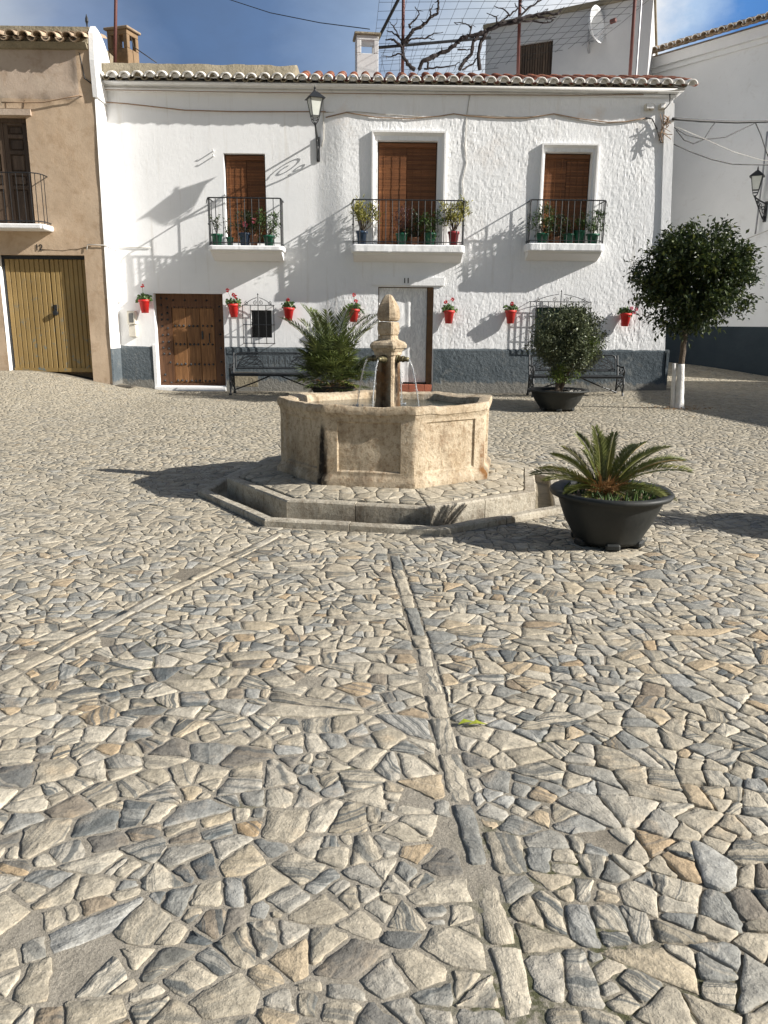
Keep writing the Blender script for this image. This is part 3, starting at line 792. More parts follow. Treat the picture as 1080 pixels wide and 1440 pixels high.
# chimneys
def chimney(px0, px1, pyt, pyb, Y, mat, capmat, dep, yaw, twin):
    p0, p1, pb = at(px0, pyt, Y), at(px1, pyt, Y), at(px0, pyb, Y); w = p1.x - p0.x; h = p0.z - (pb.z - .5); mb = MB()
    Mx = Matrix.Translation(((p0.x + p1.x) / 2, Y + dep / 2, pb.z - .5)) @ Matrix.Rotation(yaw, 4, 'Z')
    a = w / 2; d = dep / 2; top = h - .04; wn = top - .36
    mb.bbox(-a, a, -d, d, 0, wn, .012, Mx)
    for sx in (-1, 1):
        for sy in (-1, 1):
            x0, x1 = sorted((sx * a, sx * (a - .10))); y0, y1 = sorted((sy * d, sy * (d - .10))); mb.bbox(x0, x1, y0, y1, wn, top - .1, .01, Mx)
    if twin: mb.bbox(-.04, .04, -d, -d + .1, wn, top - .1, .008, Mx)
    mb.bbox(-a, a, -d, d, top - .1, top, .01, Mx)
    mb.new(1); mb.bbox(-a - .05, a + .05, -d - .05, d + .05, top, top + .05, .012, Mx)
    return mb.build('chimney', [mat, capmat], tiles)
chimney(151, 184, 38, 86, 18.6, plaster('dark_brown_render', (.20, .135, .08), (.29, .20, .12), (.13, .085, .05), .4, 9, .5), m_tileold, .42, R(-18), True)
chimney(500, 531, 46, 97, 19.0, m_roofwall, m_concrete, .45, R(6), False)

# windows, blinds, surrounds
def blind(o, Y, name='window', seam=.5, surround=None):
    x0, x1, z0, z1 = o; mb = MB(); w = parent = None
    f = MB()
    for a, b, c, d in ((x0, x0 + .05, z0, z1), (x1 - .05, x1, z0, z1), (x0 + .05, x1 - .05, z1 - .06, z1), (x0 + .05, x1 - .05, z0, z0 + .06)): f.box(a, b, Y, Y + .06, c, d)
    f.box(x0 + .05, x1 - .05, Y + .035, Y + .05, z0 + .06, z1 - .06)
    fr = f.build(name, m_doorfr, house)
    n = int((z1 - z0 - .12) / .030); half = (x0 + x1) / 2 + (seam - .5) * (x1 - x0)
    for a, b, dy in ((x0 + .03, half - .004, 0.), (half + .004, x1 - .03, .012)):
        ph = U(0, 9)
        for k in range(n):
            z = z1 - .10 - k * .030; y = Y - .03 + dy + .010 * nz(z * 1.5, ph) + U(-.0025, .0025)
            mb.new(); mb.box(a + U(0, .004), b - U(0, .004), y, y + .006, z - .026, z, new=False)
        for q in (.2, .5, .8):
            mb.new(); X = lerp(a, b, q); mb.box(X - .004, X + .004, Y - .045 + dy, Y - .038 + dy, z0 + .1, z1 - .08)
    mb.box(x0 + .03, x1 - .03, Y - .06, Y - .005, z1 - .11, z1 - .03)
    mb.build('bamboo_blind', m_blind, fr)
blind(O_w1, YF + .25, seam=.52); blind(O_w2, YF + .17, seam=.49); blind(O_w3, YF + .20, seam=.5)
def funnel(o, out, outer):                   # raised surround with splayed cheeks
    x0, x1, z0, z1 = o; ox0, ox1, oz1 = outer; mb = MB(); zb = z0
    P = YF - out; I = YF + .10
    def strip(q): mb.new(); mb.add(q, [(0, 1, 2, 3)])
    e = .035
    ring = [[(ox0, zb), (ox0, oz1), (ox1, oz1), (ox1, zb)], [(ox0 + e, zb), (ox0 + e, oz1 - e), (ox1 - e, oz1 - e), (ox1 - e, zb)], [(x0 + .005, zb), (x0 + .005, z1 - .005), (x1 - .005, z1 - .005), (x1 - .005, zb)]]
    lay = [(ring[0], YF + .06), (ring[0], P), (ring[1], P), (ring[1], P + .012), (ring[2], I), (ring[2], I + .22)]
    for (ra, ya), (rb, yb) in zip(lay, lay[1:]):
        for k in range(3):
            a, b, c, d = ra[k], ra[k + 1], rb[k + 1], rb[k]
            strip([(a[0], ya, a[1]), (b[0], ya, b[1]), (c[0], yb, c[1]), (d[0], yb, d[1])][::-1])
    mb.build('window_surround', m_whitesm, house)
a, b = xz(523, 184), xz(626, 184); funnel(O_w2, .075, (a[0], b[0] + .02, a[1]))
a, b = xz(762, 202), xz(842, 203); funnel(O_w3, .075, (a[0], b[0], a[1]))

# balconies
def balcony(pxa, pxb, pyt, pys, pyb, depth, nbar, roundr):
    YB = YF - depth
    pa, pb_ = at(pxa, pys, YB), at(pxb, pys, YB); x0, x1, zt = pa.x, pb_.x, (pa.z + pb_.z) / 2
    zb = at((pxa + pxb) / 2, pyb, YB).z; zr = at((pxa + pxb) / 2, pyt, YB).z
    yw = YF + .1
    mb = MB(); N = 40; prof = []
    mb.new(); pts = []
    r = .09
    front = [(x0, yw), (x0, YB + r)] + [(x0 + r - r * math.cos(t), YB + r - r * math.sin(t)) for t in (PI / 8, PI / 4, 3 * PI / 8)]
    n = 26; front += [(lerp(x0 + r, x1 - r, i / n), YB) for i in range(n + 1)]
    front += [(x1 - r + r * math.sin(t), YB + r - r * math.cos(t)) for t in (PI / 8, PI / 4, 3 * PI / 8)] + [(x1, YB + r), (x1, yw)]
    m = len(front)
    for z, ins in ((zb, .012), (zb + .02, 0), (zt - .018, 0), (zt, .015)):
        for x, y in front:
            k = .008 * nz(x * 9, z * 12, y * 4); zz = z + (.010 * nz(x * 5, 3) + .008 * nz(x * 14, 6) if ins and z == zb else 0)
            mb.v.append((x + (ins if x < (x0 + x1) / 2 else -ins), min(yw, y + ins + k), zz))
    for j in range(3):
        for i in range(m - 1): mb.face((j * m + i, j * m + i + 1, (j + 1) * m + i + 1, (j + 1) * m + i))
    mb.face([i for i in range(m)][::-1]); mb.face([3 * m + i for i in range(m)])
    slab = mb.build('balcony', m_white, house)
    mb = MB(); h = .17                      # sloping corbel under the slab
    mb.prism([(yw, zb + .004), (YF - depth + .10, zb + .004), (YF - depth + .13, zb - .05), (YF - .03, zb - h), (yw, zb - h)], x0 + .04, x1 - .04)
    mb.build('corbel', m_whitesm, slab)
    R_ = MB(); yr = YB + .035; xa_, xb_ = x0 + .035, x1 - .035; hz = zr
    yb_ = YF + .06
    for z, r_ in ((hz, .014), (zt + .055, .010)):
        R_.tube([(xa_, yb_, z), (xa_, yr + .03, z), (xa_ + .02, yr + .006, z), (xa_ + .04, yr, z), (xb_ - .04, yr, z), (xb_ - .02, yr + .006, z), (xb_, yr + .03, z), (xb_, yb_, z)], r_, 6)
    for i in range(nbar):
        x = lerp(xa_ + .005, xb_ - .005, i / (nbar - 1)); e = i in (0, nbar - 1)
        R_.tube([(x, yr + (.02 if e else 0), zt - .01), (x, yr + (.02 if e else 0), hz)], .016 if e else .009, 6)
    for i in (0, nbar - 1):
        x = lerp(xa_, xb_, i / (nbar - 1)); s_ = -1 if i == 0 else 1
        R_.tube([(x, yr, hz), (x + .02 * s_, yr - .01, hz - .05), (x + .03 * s_, yr - .015, hz - .12)], .010, 5)
        R_.lathe([(.0, -.02), (.022, -.01), (.026, 0), (.022, .012), (0, .02)], (x, yr + .02, lerp(zt, hz, .45)), 8)
    for x in (xa_, xb_):
        for q in (.33, .66): R_.tube([(x, lerp(yr, YF + .05, q), zt - .01), (x, lerp(yr, YF + .05, q), hz)], .009, 6)
    R_.build('railing', m_iron, slab)
    return x0, x1, zt, YB
B1 = balcony(292, 398, 278, 345, 352, .50, 11, .09)
B2 = balcony(494, 654, 281, 344, 355, .42, 18, .05)
B3 = balcony(742, 851, 281, 342, 353, .42, 13, .05)

# studded double door
def studded_door():
    x0, x1, z0, z1 = O_door; Y = YF + .31; f = MB()
    fw = .33; hd = .22
    f.box(x0, x0 + fw, Y - .03, Y + .08, z0, z1); f.box(x1 - .24, x1, Y - .03, Y + .08, z0, z1); f.box(x0 + fw, x1 - .24, Y - .028, Y + .08, z1 - .30, z1)
    f.box(x0, x1, Y - .05, Y + .10, z0 - .02, z0 + .05)
    d = f.build('door', m_doorfr, house)
    p = MB(); a, b = x0 + fw, x1 - .24; n = 3; ed = [a, a + (b - a) * .33, a + (b - a) * .655, b]
    for i in range(n):
        p.bbox(ed[i] + .004, ed[i + 1] - .004, Y - .012 + U(-.004, .004), Y + .05, z0 + .05, z1 - .305, .006)
    p.build('door_leaf', m_door, d)
    s = MB()
    def stud(x, z, y, r=.034):
        s.new(); s.add([(x - r, y, z), (x, y, z - r), (x + r, y, z), (x, y, z + r), (x, y - .03, z)], [(0, 1, 4), (1, 2, 4), (2, 3, 4), (3, 0, 4)])
    zl = [lerp(z0, z1, q) for q in (.86, .655, .455, .235, .05)]
    for z in zl:
        for i in range(3):
            for q in (.2, .5, .8): stud(lerp(ed[i], ed[i + 1], q), z + U(-.006, .006), Y - .012)
    for k in range(13):
        z = lerp(z0 + .08, z1 - .12, k / 12)
        for x in (x0 + .11, x0 + .235): 
            if rnd() < .85: stud(x + U(-.01, .01), z + U(-.03, .03), Y - .03, .032)
        if k % 2: stud(x1 - .12, z, Y - .03, .03)
    for q in (.25, .42, .58, .74): stud(lerp(x0, x1, q), z1 - .14, Y - .028, .03)
    s.build('door_stud', m_iron, d)
    h = MB(); h.tube([(b - .12, Y - .015, 1.05), (b - .12, Y - .05, 1.08), (b - .12, Y - .05, 1.22), (b - .12, Y - .015, 1.25)], .012, 6); h.box(b - .30, b - .26, Y - .03, Y, 1.12, 1.30)
    h.build('handle', m_iron, d)
    j = MB(); j.box(x0 - .075, x0 - .004, YF + .055, YF + .3, z0 - .1, 1.0); j.box(x0 - .06, x1 + .01, YF - .02, YF + .22, -.06, z0 - .021)
    j.build('door_jamb', m_whitesm, d)
studded_door()
# door with lace curtain
def curtain_door():
    x0, x1, z0, z1 = O_d11; Y = YF + .17; f = MB()
    f.box(x1 - .13, x1, Y - .06, Y + .05, z0 + .12, z1); f.box(x0, x0 + .05, Y, Y + .05, z0 + .12, z1); f.box(x0 + .05, x1 - .13, Y, Y + .05, z1 - .05, z1)
    d = f.build('door', m_browndoorframe, house)
    c = MB(); N = 90; xa, xb = x0 + .02, x1 - .14
    zs = [z0 + .16 + (z1 - .02 - z0 - .16) * i / 24 for i in range(25)]
    for z in zs:
        for i in range(N + 1):
            t = i / N; x = lerp(xa, xb, t); k = .35 + .65 * sm(z0, z1, z)
            y = Y - .035 + .008 * k * math.sin(t * 31 + 2.6 * math.sin(t * 9) + nz(t * 5, z * .4) * 2) + .012 * nz(t * 9, z * .5)
            c.v.append((x, y, z))
    for j in range(24):
        for i in range(N): c.face((j * (N + 1) + i, j * (N + 1) + i + 1, (j + 1) * (N + 1) + i + 1, (j + 1) * (N + 1) + i))
    c.build('curtain', m_lace, d, smooth=True)
    t = MB()
    for i in range(7): t.bbox(lerp(x0, x1, i / 7) + .004, lerp(x0, x1, (i + 1) / 7) - .004, YF - .03, Y + .05, z0 - .1, z0 + .115, .006)
    t.build('brick_step', m_brickred, d)
    h = MB(); h.box(x0 - .12, x1 + .22, YF - .035, YF + .04, z1 + .03, z1 + .20); h.build('lintel', m_white, d)
curtain_door()
# barred ground-floor windows
def curl(mb, cx, cz, y, r, s_, r0=.006, turns=1.4, a0=0):
    pts = []
    for i in range(22):
        t = i / 21; a = a0 + s_ * t * turns * 2 * PI; q = r * (1 - .78 * t); pts.append((cx + q * math.cos(a), y, cz + q * math.sin(a)))
    mb.tube(pts, r0, 5)
def barred(o, pa, pb, proj, nb, hz, mat_in, scroll):
    x0, x1, z0, z1 = o; f = MB(); Y = YF + .16
    yw = face_y((x0 + x1) / 2, (z0 + z1) / 2)
    f.box(x0, x0 + .05, Y, Y + .05, z0, z1); f.box(x1 - .05, x1, Y, Y + .05, z0, z1); f.box(x0 + .05, x1 - .05, Y, Y + .05, z1 - .05, z1); f.box(x0 + .05, x1 - .05, Y, Y + .05, z0, z0 + .05)
    f.box(x0 + .05, x1 - .05, Y + .03, Y + .045, z0 + .05, z1 - .05)
    w = f.build('window', mat_in, house)
    yg = yw - proj; a = at(*pa, yg); b = at(*pb, yg); gx0, gx1, gz1, gz0 = a.x, b.x, a.z, b.z
    g = MB()
    for i in range(nb):
        x = lerp(gx0, gx1, i / (nb - 1)); g.tube([(x, yg, gz0), (x, yg, gz1)], .009, 5)
    for q in hz:
        z = lerp(gz0, gz1, q); g.tube([(gx0, yw + .05, z), (gx0, yg, z), (gx1, yg, z), (gx1, yw + .05, z)], .009, 5)
    for i in range(nb - 1):
        if nb > 6:
            x = lerp(gx0, gx1, (i + .5) / (nb - 1)); g.tube([(x - .05, yg, gz1 - .12), (x, yg, gz1 - .06), (x + .05, yg, gz1 - .12)], .005, 4)
    cx = (gx0 + gx1) / 2; w2 = (gx1 - gx0) / 2
    H = scroll
    g.tube([(cx, yg, gz1), (cx, yg, gz1 + H)], .009, 5); g.lathe([(0, 0), (.018, .02), (0, .06)], (cx, yg, gz1 + H), 6)
    for s_ in (-1, 1):
        pts = [(cx + s_ * w2 * (.08 + .84 * t), yg, gz1 + H * .8 * (1 - t) ** 1.4 + .04 * math.sin(t * PI)) for t in [i / 12 for i in range(13)]]
        g.tube(pts, .007, 5)
        curl(g, cx + s_ * w2 * .22, gz1 + H * .28, yg, H * .24, s_, a0=PI / 2); curl(g, cx + s_ * w2 * .74, gz1 + H * .22, yg, H * .22, -s_, a0=PI / 2)
    g.build('window_grille', m_iron, w)
barred(O_sm, (341, 429), (386, 484), .13, 5, (0.02, .5, 1), m_dark, .20)
barred(O_wr, (746, 424), (827, 488), .12, 11, (0.02, .35, .68, 1), m_greenshut, .20)
# number on the lintel
def number(txt, px, py, Y, size, parent):
    c = bpy.data.curves.new('house_number', 'FONT'); c.body = txt; c.size = size; c.extrude = .002; c.align_x = 'CENTER'
    o = bpy.data.objects.new('house_number', c); COL.objects.link(o); o.parent = parent; p = at(px, py, Y)
    o.location = p - Vector(parent.location); o.rotation_euler = (PI / 2, 0, 0); c.offset = .003; bpy.context.view_layer.update(); me = bpy.data.meshes.new_from_object(o.evaluated_get(bpy.context.evaluated_depsgraph_get())); me.materials.clear(); me.materials.append(m_black)
    n_ = bpy.data.objects.new('house_number', me); COL.objects.link(n_); n_.parent = parent; n_.location = o.location; n_.rotation_euler = o.rotation_euler; bpy.data.objects.remove(o); bpy.data.curves.remove(c); n_.name = 'house_number'; return n_
number('11', 571.5, 398, YF - .045, .15, house)
mb = MB(); p0 = at(325, 556, YF); mb.box(-3.1, -2.55, YF + .045, YF + .075, .10, .42); mb.build('wall_vent', m_concrete, house)

# ------------------------------------------------------------------ the brown house
YB_ = 17.12
bh = thing('brown_house', 'ochre-brown rendered house with a mustard garage door and old tiled eave', 'house', (-7.2, YB_, .4))
p_t, p_m, p_b = at(131, 100, YB_), at(157, 487, YB_), at(158, 528, YB_)
def bx(z): return lerp(p_b.x, p_t.x, (z - p_b.z) / (p_t.z - p_b.z))
g0, g1 = at(1, 357, YB_), at(128, 360, YB_); gb = at(137, 516, YB_)
O_g = [at(5, 440, YB_).x, at(133, 440, YB_).x, .2, (g0.z + g1.z) / 2]
b0, b1 = at(-45, 160, YB_), at(36, 165, YB_); O_b = [b0.x, at(44, 250, YB_).x, at(20, 316, YB_).z, at(20, 164, YB_).z]
BT = at(60, 62, YB_).z
def brown_wall():
    mb = MB(); L = -11.5; xr = -5.4
    xs = grid_lines(L, xr, .08, O_g[:2] + O_b[:2]); zs = grid_lines(-.1, BT, .08, O_g[2:] + O_b[2:])
    nx = len(xs)
    for z in zs:
        for x in xs:
            k = sm(-6.6, xr, x); X = x + (bx(z) - xr) * k
            # swollen upper corner
            y = YB_ - .012 * nz(x * 1.3, z * 1.2, 9) - .004 * nz(x * 6, z * 6, 2) - .05 * sm(BT - .75, BT - .55, z) * sm(-5.95, -5.6, x)
            y -= .028 * sm(BT - 1.0, BT - .97, z + .10 * nz(x * 2, 1)) * sm(-5.6, -5.75, x)
            mb.v.append((X, y, z))
    for j in range(len(zs) - 1):
        for i in range(nx - 1):
            cx, cz = (xs[i] + xs[i + 1]) / 2, (zs[j] + zs[j + 1]) / 2
            if any(o[0] < cx < o[1] and o[2] < cz < o[3] for o in (O_g, O_b)): continue
            mb.cm = 1 if cz > BT - .98 and cx < -5.75 else 0
            mb.face((j * nx + i, j * nx + i + 1, (j + 1) * nx + i + 1, (j + 1) * nx + i))
    mb.cm = 0
    for o in (O_g, O_b):
        x0, x1, z0, z1 = o
        for q in (((x0, z0), (x0, z1)), ((x0, z1), (x1, z1)), ((x1, z1), (x1, z0)), ((x1, z0), (x0, z0))):
            (xa, za), (xb, zb) = q; mb.cm = 2 if (xa == xb == x0 and o is O_g) else 0
            k0, k1 = sm(-6.6, xr, xa), sm(-6.6, xr, xb); xa += (bx(za) - xr) * k0; xb += (bx(zb) - xr) * k1
            mb.add([(xa, YB_, za), (xb, YB_, zb), (xb, YB_ + .4, zb), (xa, YB_ + .4, za)], [(0, 1, 2, 3)])
    mb.cm = 0
    mb.box(L, -5.9, YB_ + .42, YB_ + 4, -.1, BT - .02)
    return mb.build('wall', [m_brown, m_browngrey, m_whitesm], bh, smooth=True)
brown_wall()
mb = MB()
for l in ([(31, 152), (36, 140), (44, 133), (50, 118), (58, 100), (70, 93), (84, 97), (97, 94)], [(60, 372 - 22), (90, 352), (112, 350), (128, 346)], [(8, 150), (9, 137)]):
    P_ = [at(x, y, YB_ - .006) for x, y in l]; Q_ = []
    for a, b in zip(P_, P_[1:]): Q_ += [a.lerp(b, k / 3) + Vector((U(-.02, .02), -.002, U(-.02, .02))) for k in range(3)]
    mb.tube(Q_ + [P_[-1]], [.007 * U(.5, 1.2) for _ in range(len(Q_) + 1)], 4)
mb.build('wall_crack', simple('dark_crack', (.10, .065, .04), (.16, .11, .07), 20, .95), bh)
mb = MB(); p = at(300, 212, YF + .06)
for dz in (0, -.10): mb.tube([p + Vector((0, .05, dz)), p + Vector((0, -.07, dz)), p + Vector((0, -.08, dz + .03))], .012, 6)
mb.build('wall_hook', m_whitesm, house)
mb = MB(); zs = [-.1, .3, .93, .95, 2, 3.5, 5, 6.2, BT - .3, BT + .05]      # white return beside the neighbour
for z in zs:
    t = sm(BT - .5, BT + .3, z)
    mb.v += [(bx(z) + .004, YB_ - .02, z), (bx(z) + .035, YB_ - .005, z), (bx(z) + .045, YB_ + .75, z)]
for j in range(len(zs) - 1):
    mb.cm = 1 if zs[j + 1] <= .94 else 0
    for k in range(2): mb.face((j * 3 + k, j * 3 + k + 1, j * 3 + 4 + k, j * 3 + 3 + k))
mb.build('side_return', [m_whitesm, m_plinth], bh)
# rounded white gable end standing above the lower roof
gx = bx(BT) + .02; mb = MB(); prof = [(YB_ - .05, BT - .95), (YB_ - .10, BT - .3), (YB_ - .05, BT + .2), (YB_ + .10, BT + .36)]
prof += [(YB_ + .10 + .95 * math.sin(t), BT - .55 + .91 * math.cos(t)) for t in [i * PI / 2 / 8 for i in range(1, 9)]] + [(YB_ + 1.05, BT - .95)]
mb.prism(prof, gx - .05, gx + .045); mb.build('gable_end', m_whitesm, bh)
mb = MB(); n = 22; sl2 = R(14)
for i in range(n):
    x = gx - .14 - i * .27; zt = BT + .06 + U(-.015, .015)
    for row in range(4):
        t = row * .33; m_ = 0
        barrel(mb, x + U(-.015, .015), YB_ - .30 + t * math.cos(sl2) + U(-.02, .02), zt + .02 * row + t * math.sin(sl2), .105, .42, sl2, 8, .02, True, m_, m_)
        if i: barrel(mb, x + .135, YB_ - .28 + t * math.cos(sl2), zt - .01 + .02 * row + t * math.sin(sl2), .085, .42, sl2, 8, .02, False, m_, m_)
mb.new(1); mb.prism([(YB_ - .12, BT - .01), (YB_ - .10, BT + .08), (YB_ + .3, BT + .22), (YB_ + 4, BT + .30), (YB_ + 4, BT - .1)], -11.5, gx - .06)
mb.prism([(YB_ + .02, BT + .12), (YB_ + .04, BT + .33), (YB_ + .5, BT + .36), (YB_ + .5, BT + .14)], -11.5, gx - .06)
mb.prism([(YB_ + .02, BT - .12), (YB_ - .10, BT - .10), (YB_ - .19, BT - .012), (YB_ + .02, BT - .012)], -11.5, gx - .08)
rf = mb.build('roof', [m_tileold, m_concrete], bh, smooth=False)
p = at(122, 30, YB_ + .25); mb = MB(); mb.lathe([(.012, -.10), (.02, -.04), (.035, .0), (.03, .05), (.012, .1), (.004, .13)], (p.x, YB_ + .25, p.z), 6); mb.build('roof_spike', m_iron, rf)
def garage_door():
    x0, x1, z0, z1 = O_g; Y = YB_ + .16; f = MB()
    f.box(x0, x0 + .05, Y, Y + .06, z0, z1); f.box(x1 - .05, x1, Y, Y + .06, z0, z1); f.box(x0 + .05, x1 - .05, Y, Y + .06, z1 - .07, z1)
    d = f.build('garage_door', m_iron, bh); mid = (x0 + x1) / 2 + .03
    zb = gz((x0 + x1) / 2, YB_) + .02
    for a, b in ((x0 + .05, mid - .006), (mid + .006, x1 - .05)):
        mb = MB(); n = 9
        for i in range(n):
            xa, xb = lerp(a, b, i / n), lerp(a, b, (i + 1) / n); mb.bbox(xa + .008, xb - .008, Y + U(-.003, .003), Y + .05, zb, z1 - .075, .006)
        mb.box(a, b, Y + .03, Y + .045, zb, z1 - .075); mb.box(a, b, Y - .018, Y - .002, zb + .01, zb + .09)
        o = mb.build('door_leaf', m_garage, d); at_ = o.data.attributes.new('peel', 'FLOAT', 'POINT')
        base = Vector(bh.location)
        at_.data.foreach_set('value', [sm(1.5, .7, v.co.z + base.z - zb) for v in o.data.vertices])
    h = MB(); h.lathe([(0, -.06), (.05, -.055), (.06, -.02), (.05, 0), (0, .01)], (0, 0, 0), 10); h.v = [(x + mid + .06, Y - .02 + z, y + 1.35 + zb - .1) for x, y, z in h.v]
    h.box(mid + .03, mid + .09, Y - .02, Y, zb + 1.3, zb + 1.42); h.build('handle', m_iron, d)
garage_door()
def brown_balcony():
    x0, x1, z0, z1 = O_b; Y = YB_ + .18; f = MB()
    f.box(x0, x0 + .06, Y - .05, Y + .08, z0, z1); f.box(x1 - .06, x1, Y - .05, Y + .08, z0, z1); f.box(x0 + .06, x1 - .06, Y - .05, Y + .08, z1 - .08, z1)
    f.box(x0 + .06, x1 - .06, Y + .045, Y + .07, z0, z1 - .08)
    w = f.build('window', m_shutter, bh); mid = (x0 + x1) / 2 + .02
    for a, b in ((x0 + .07, mid - .005), (mid + .005, x1 - .07)):
        s = MB(); zc = [z0 + .02, z0 + .75, z0 + 1.02, z0 + 1.42, z0 + 1.72, z1 - .09]
        s.box(a, a + .09, Y - .01, Y + .04, z0, z1 - .08); s.box(b - .09, b, Y - .01, Y + .04, z0, z1 - .08)
        for q in zc: s.box(a + .09, b - .09, Y - .01, Y + .04, q - .035, q + .035)
        for q, q2 in zip(zc, zc[1:]): s.bbox(a + .11, b - .11, Y + .012, Y + .04, q + .05, q2 - .05, .018); s.box(a + .09, b - .09, Y + .03, Y + .042, q + .03, q2 - .03)
        s.build('shutter', m_shutter, w)
    l = MB(); l.box(x0 - .1, x1 + .12, YB_ - .05, YB_ + .03, z1 + .02, z1 + .13); l.build('lintel', m_browngrey, w)
    dp = .48; sx0, sx1 = x0 - .25, at(62, 318, YB_ - dp).x; zt = at(30, 314, YB_ - dp).z; s = MB()
    s.bbox(sx0, sx1 - .06, YB_ - dp, YB_ + .1, zt - .10, zt, .02); s.bbox(sx1 - .058, sx1 + .0, YB_ - dp + .03, YB_ + .1, zt - .11, zt - .003, .02)
    sl = s.build('balcony', m_whitesm, bh)
    r = MB(); hz = at(20, 242, YB_ - dp).z; yr = YB_ - dp + .04; xe = sx1 - .04
    for z in (hz, zt + .05): r.tube([(sx0, yr, z), (xe - .18, yr, z), (xe - .05, yr + .06, z), (xe, yr + .18, z), (xe, YB_ + .03, z)], .012, 6)
    for i in range(14):
        x = xe - .18 - i * .135
        if x > sx0: r.tube([(x, yr, zt - .05), (x, yr, hz)], .008, 5)
    for x, y in ((xe - .09, yr + .035), (xe - .01, yr + .13), (xe, yr + .26)): r.tube([(x, y, zt - .05), (x, y, hz)], .008, 5)
    r.build('railing', m_iron, sl)
brown_balcony()
number('12', 55, 352, YB_ - .012, .17, bh)

# ------------------------------------------------------------------ house above the roof terrace
def rooftop():
    Pr = at(914, 60, 21.0); dirv = Vector((-.88, .47, 0)).normalized(); N = Vector((-.47, -.88, 0)).normalized()
    rt = thing('rooftop_house', 'shaded grey-white house rising behind the roof terrace, with a slatted dark window', 'house', (Pr.x, Pr.y, 0))
    q = lambda px, py: onp(px, py, Pr, N)
    Lt = q(684, 42); Rt = q(914, -6); len_ = (Vector((Lt.x, Lt.y, 0)) - Vector((Pr.x, Pr.y, 0))).length
    wa, wb, wc = q(730, 63), q(778, 55), q(778, 110)
    VB = Vector((.345, .94, 0))
    def pt(s, z, d=0): return Vector((Pr.x, Pr.y, 0)) + dirv * s + (VB * d if d > 1 else -N * d) + Vector((0, 0, z))
    s0 = (wb - Pr).dot(dirv); s1 = (wa - Pr).dot(dirv); wz1 = (wa.z + wb.z) / 2; wz0 = wc.z - .4
    zt = lambda s: lerp(Rt.z, Lt.z, s / len_)
    mb = MB(); z0 = 5.2
    def quad(a, b, c, d): mb.new(); mb.add([a, b, c, d], [(0, 1, 2, 3)])
    for sa, sb in ((0, s0), (s1, len_)): quad(pt(sb, z0), pt(sa, z0), pt(sa, zt(sa)), pt(sb, zt(sb)))
    quad(pt(s1, wz1), pt(s0, wz1), pt(s0, zt(s0)), pt(s1, zt(s1))); quad(pt(s1, z0), pt(s0, z0), pt(s0, wz0), pt(s1, wz0))
    for sa, za, sb, zb in ((s0, wz0, s0, wz1), (s0, wz1, s1, wz1), (s1, wz1, s1, wz0)): quad(pt(sa, za), pt(sb, zb), pt(sb, zb, .18), pt(sa, za, .18))
    D = 5
    quad(pt(0, z0), pt(0, z0, D), pt(0, zt(0), D), pt(0, zt(0))); quad(pt(len_, z0, D), pt(len_, z0), pt(len_, zt(len_)), pt(len_, zt(len_), D))
    quad(pt(0, z0, D), pt(len_, z0, D), pt(len_, zt(len_), D), pt(0, zt(0), D))
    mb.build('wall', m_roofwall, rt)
    r = MB(); r.new()
    e = .06
    vs = [pt(-e, zt(-e) + .004, -.10), pt(len_ + e, zt(len_ + e) + .004, -.10), pt(len_ + e, zt(len_ + e) + .004, D), pt(-e, zt(-e) + .004, D)]
    vs += [v + Vector((0, 0, .10)) for v in vs]; r.add(vs, [(0, 1, 2, 3), (7, 6, 5, 4), (0, 4, 5, 1), (1, 5, 6, 2), (2, 6, 7, 3), (3, 7, 4, 0)])
    r.build('roof', m_concrete, rt)
    w = MB()
    for i in range(13):
        a = lerp(s0, s1, i / 13) + .008; b = lerp(s0, s1, (i + 1) / 13) - .008
        w.new(); vs = [pt(a, wz0, .10), pt(b, wz0, .10), pt(b, wz1, .10), pt(a, wz1, .10), pt(a, wz0, .14), pt(b, wz0, .14), pt(b, wz1, .14), pt(a, wz1, .14)]
        w.add(vs, [(3, 2, 1, 0), (4, 5, 6, 7), (0, 1, 5, 4), (2, 3, 7, 6), (1, 2, 6, 5), (0, 4, 7, 3)])
    w.new(); w.add([pt(s0, wz0, .16), pt(s1, wz0, .16), pt(s1, wz1, .16), pt(s0, wz1, .16)], [(0, 1, 2, 3)])
    w.build('window', m_shutter, rt)
    return Pr, dirv, N, q
RT = rooftop()
def dish():
    q = RT[3]; N = RT[2]; b = q(829, 62); root = thing('satellite_dish', 'white satellite dish turned edge-on on the grey rooftop wall', 'satellite dish', b)
    c = b + N * .38 + Vector((.10, 0, .27)); ax = Vector((.74, -.66, .12)).normalized()
    Mx = ax.to_track_quat('Z', 'Y').to_matrix().to_4x4(); Mx.translation = c
    m = MB(); prof = [(.02 + .40 * i / 8, .20 * (i / 8) ** 2) for i in range(9)] + [(.42, .19)] + [(.02 + .40 * i / 8, .20 * (i / 8) ** 2 - .012) for i in range(8, -1, -1)]
    m.lathe(prof, (0, 0, 0), 28); m.v = [tuple(Mx @ Vector(p)) for p in m.v]; m.build('dish', m_dish, root, smooth=True)
    a = MB(); f = c + ax * .58 + Vector((0, 0, -.06)); lo = Mx @ Vector((0, 0, 0)) - Vector((0, 0, .36)) + ax * .1
    a.tube([lo, f], .02, 6); a.tube([b, b + N * .16 + Vector((0, 0, .02)), b + N * .2 + Vector((.02, 0, .3)), c - ax * .03], .022, 6); a.tube([b + Vector((0, 0, -.2)), b + N * .12 + Vector((0, 0, -.12)), b + N * .16], .03, 6)
    a.build('arm', m_metalgrey, root)
    l = MB(); l.tube([f - ax * .06, f + ax * .08], .055, 8); l.build('receiver', m_rust, root)
dish()

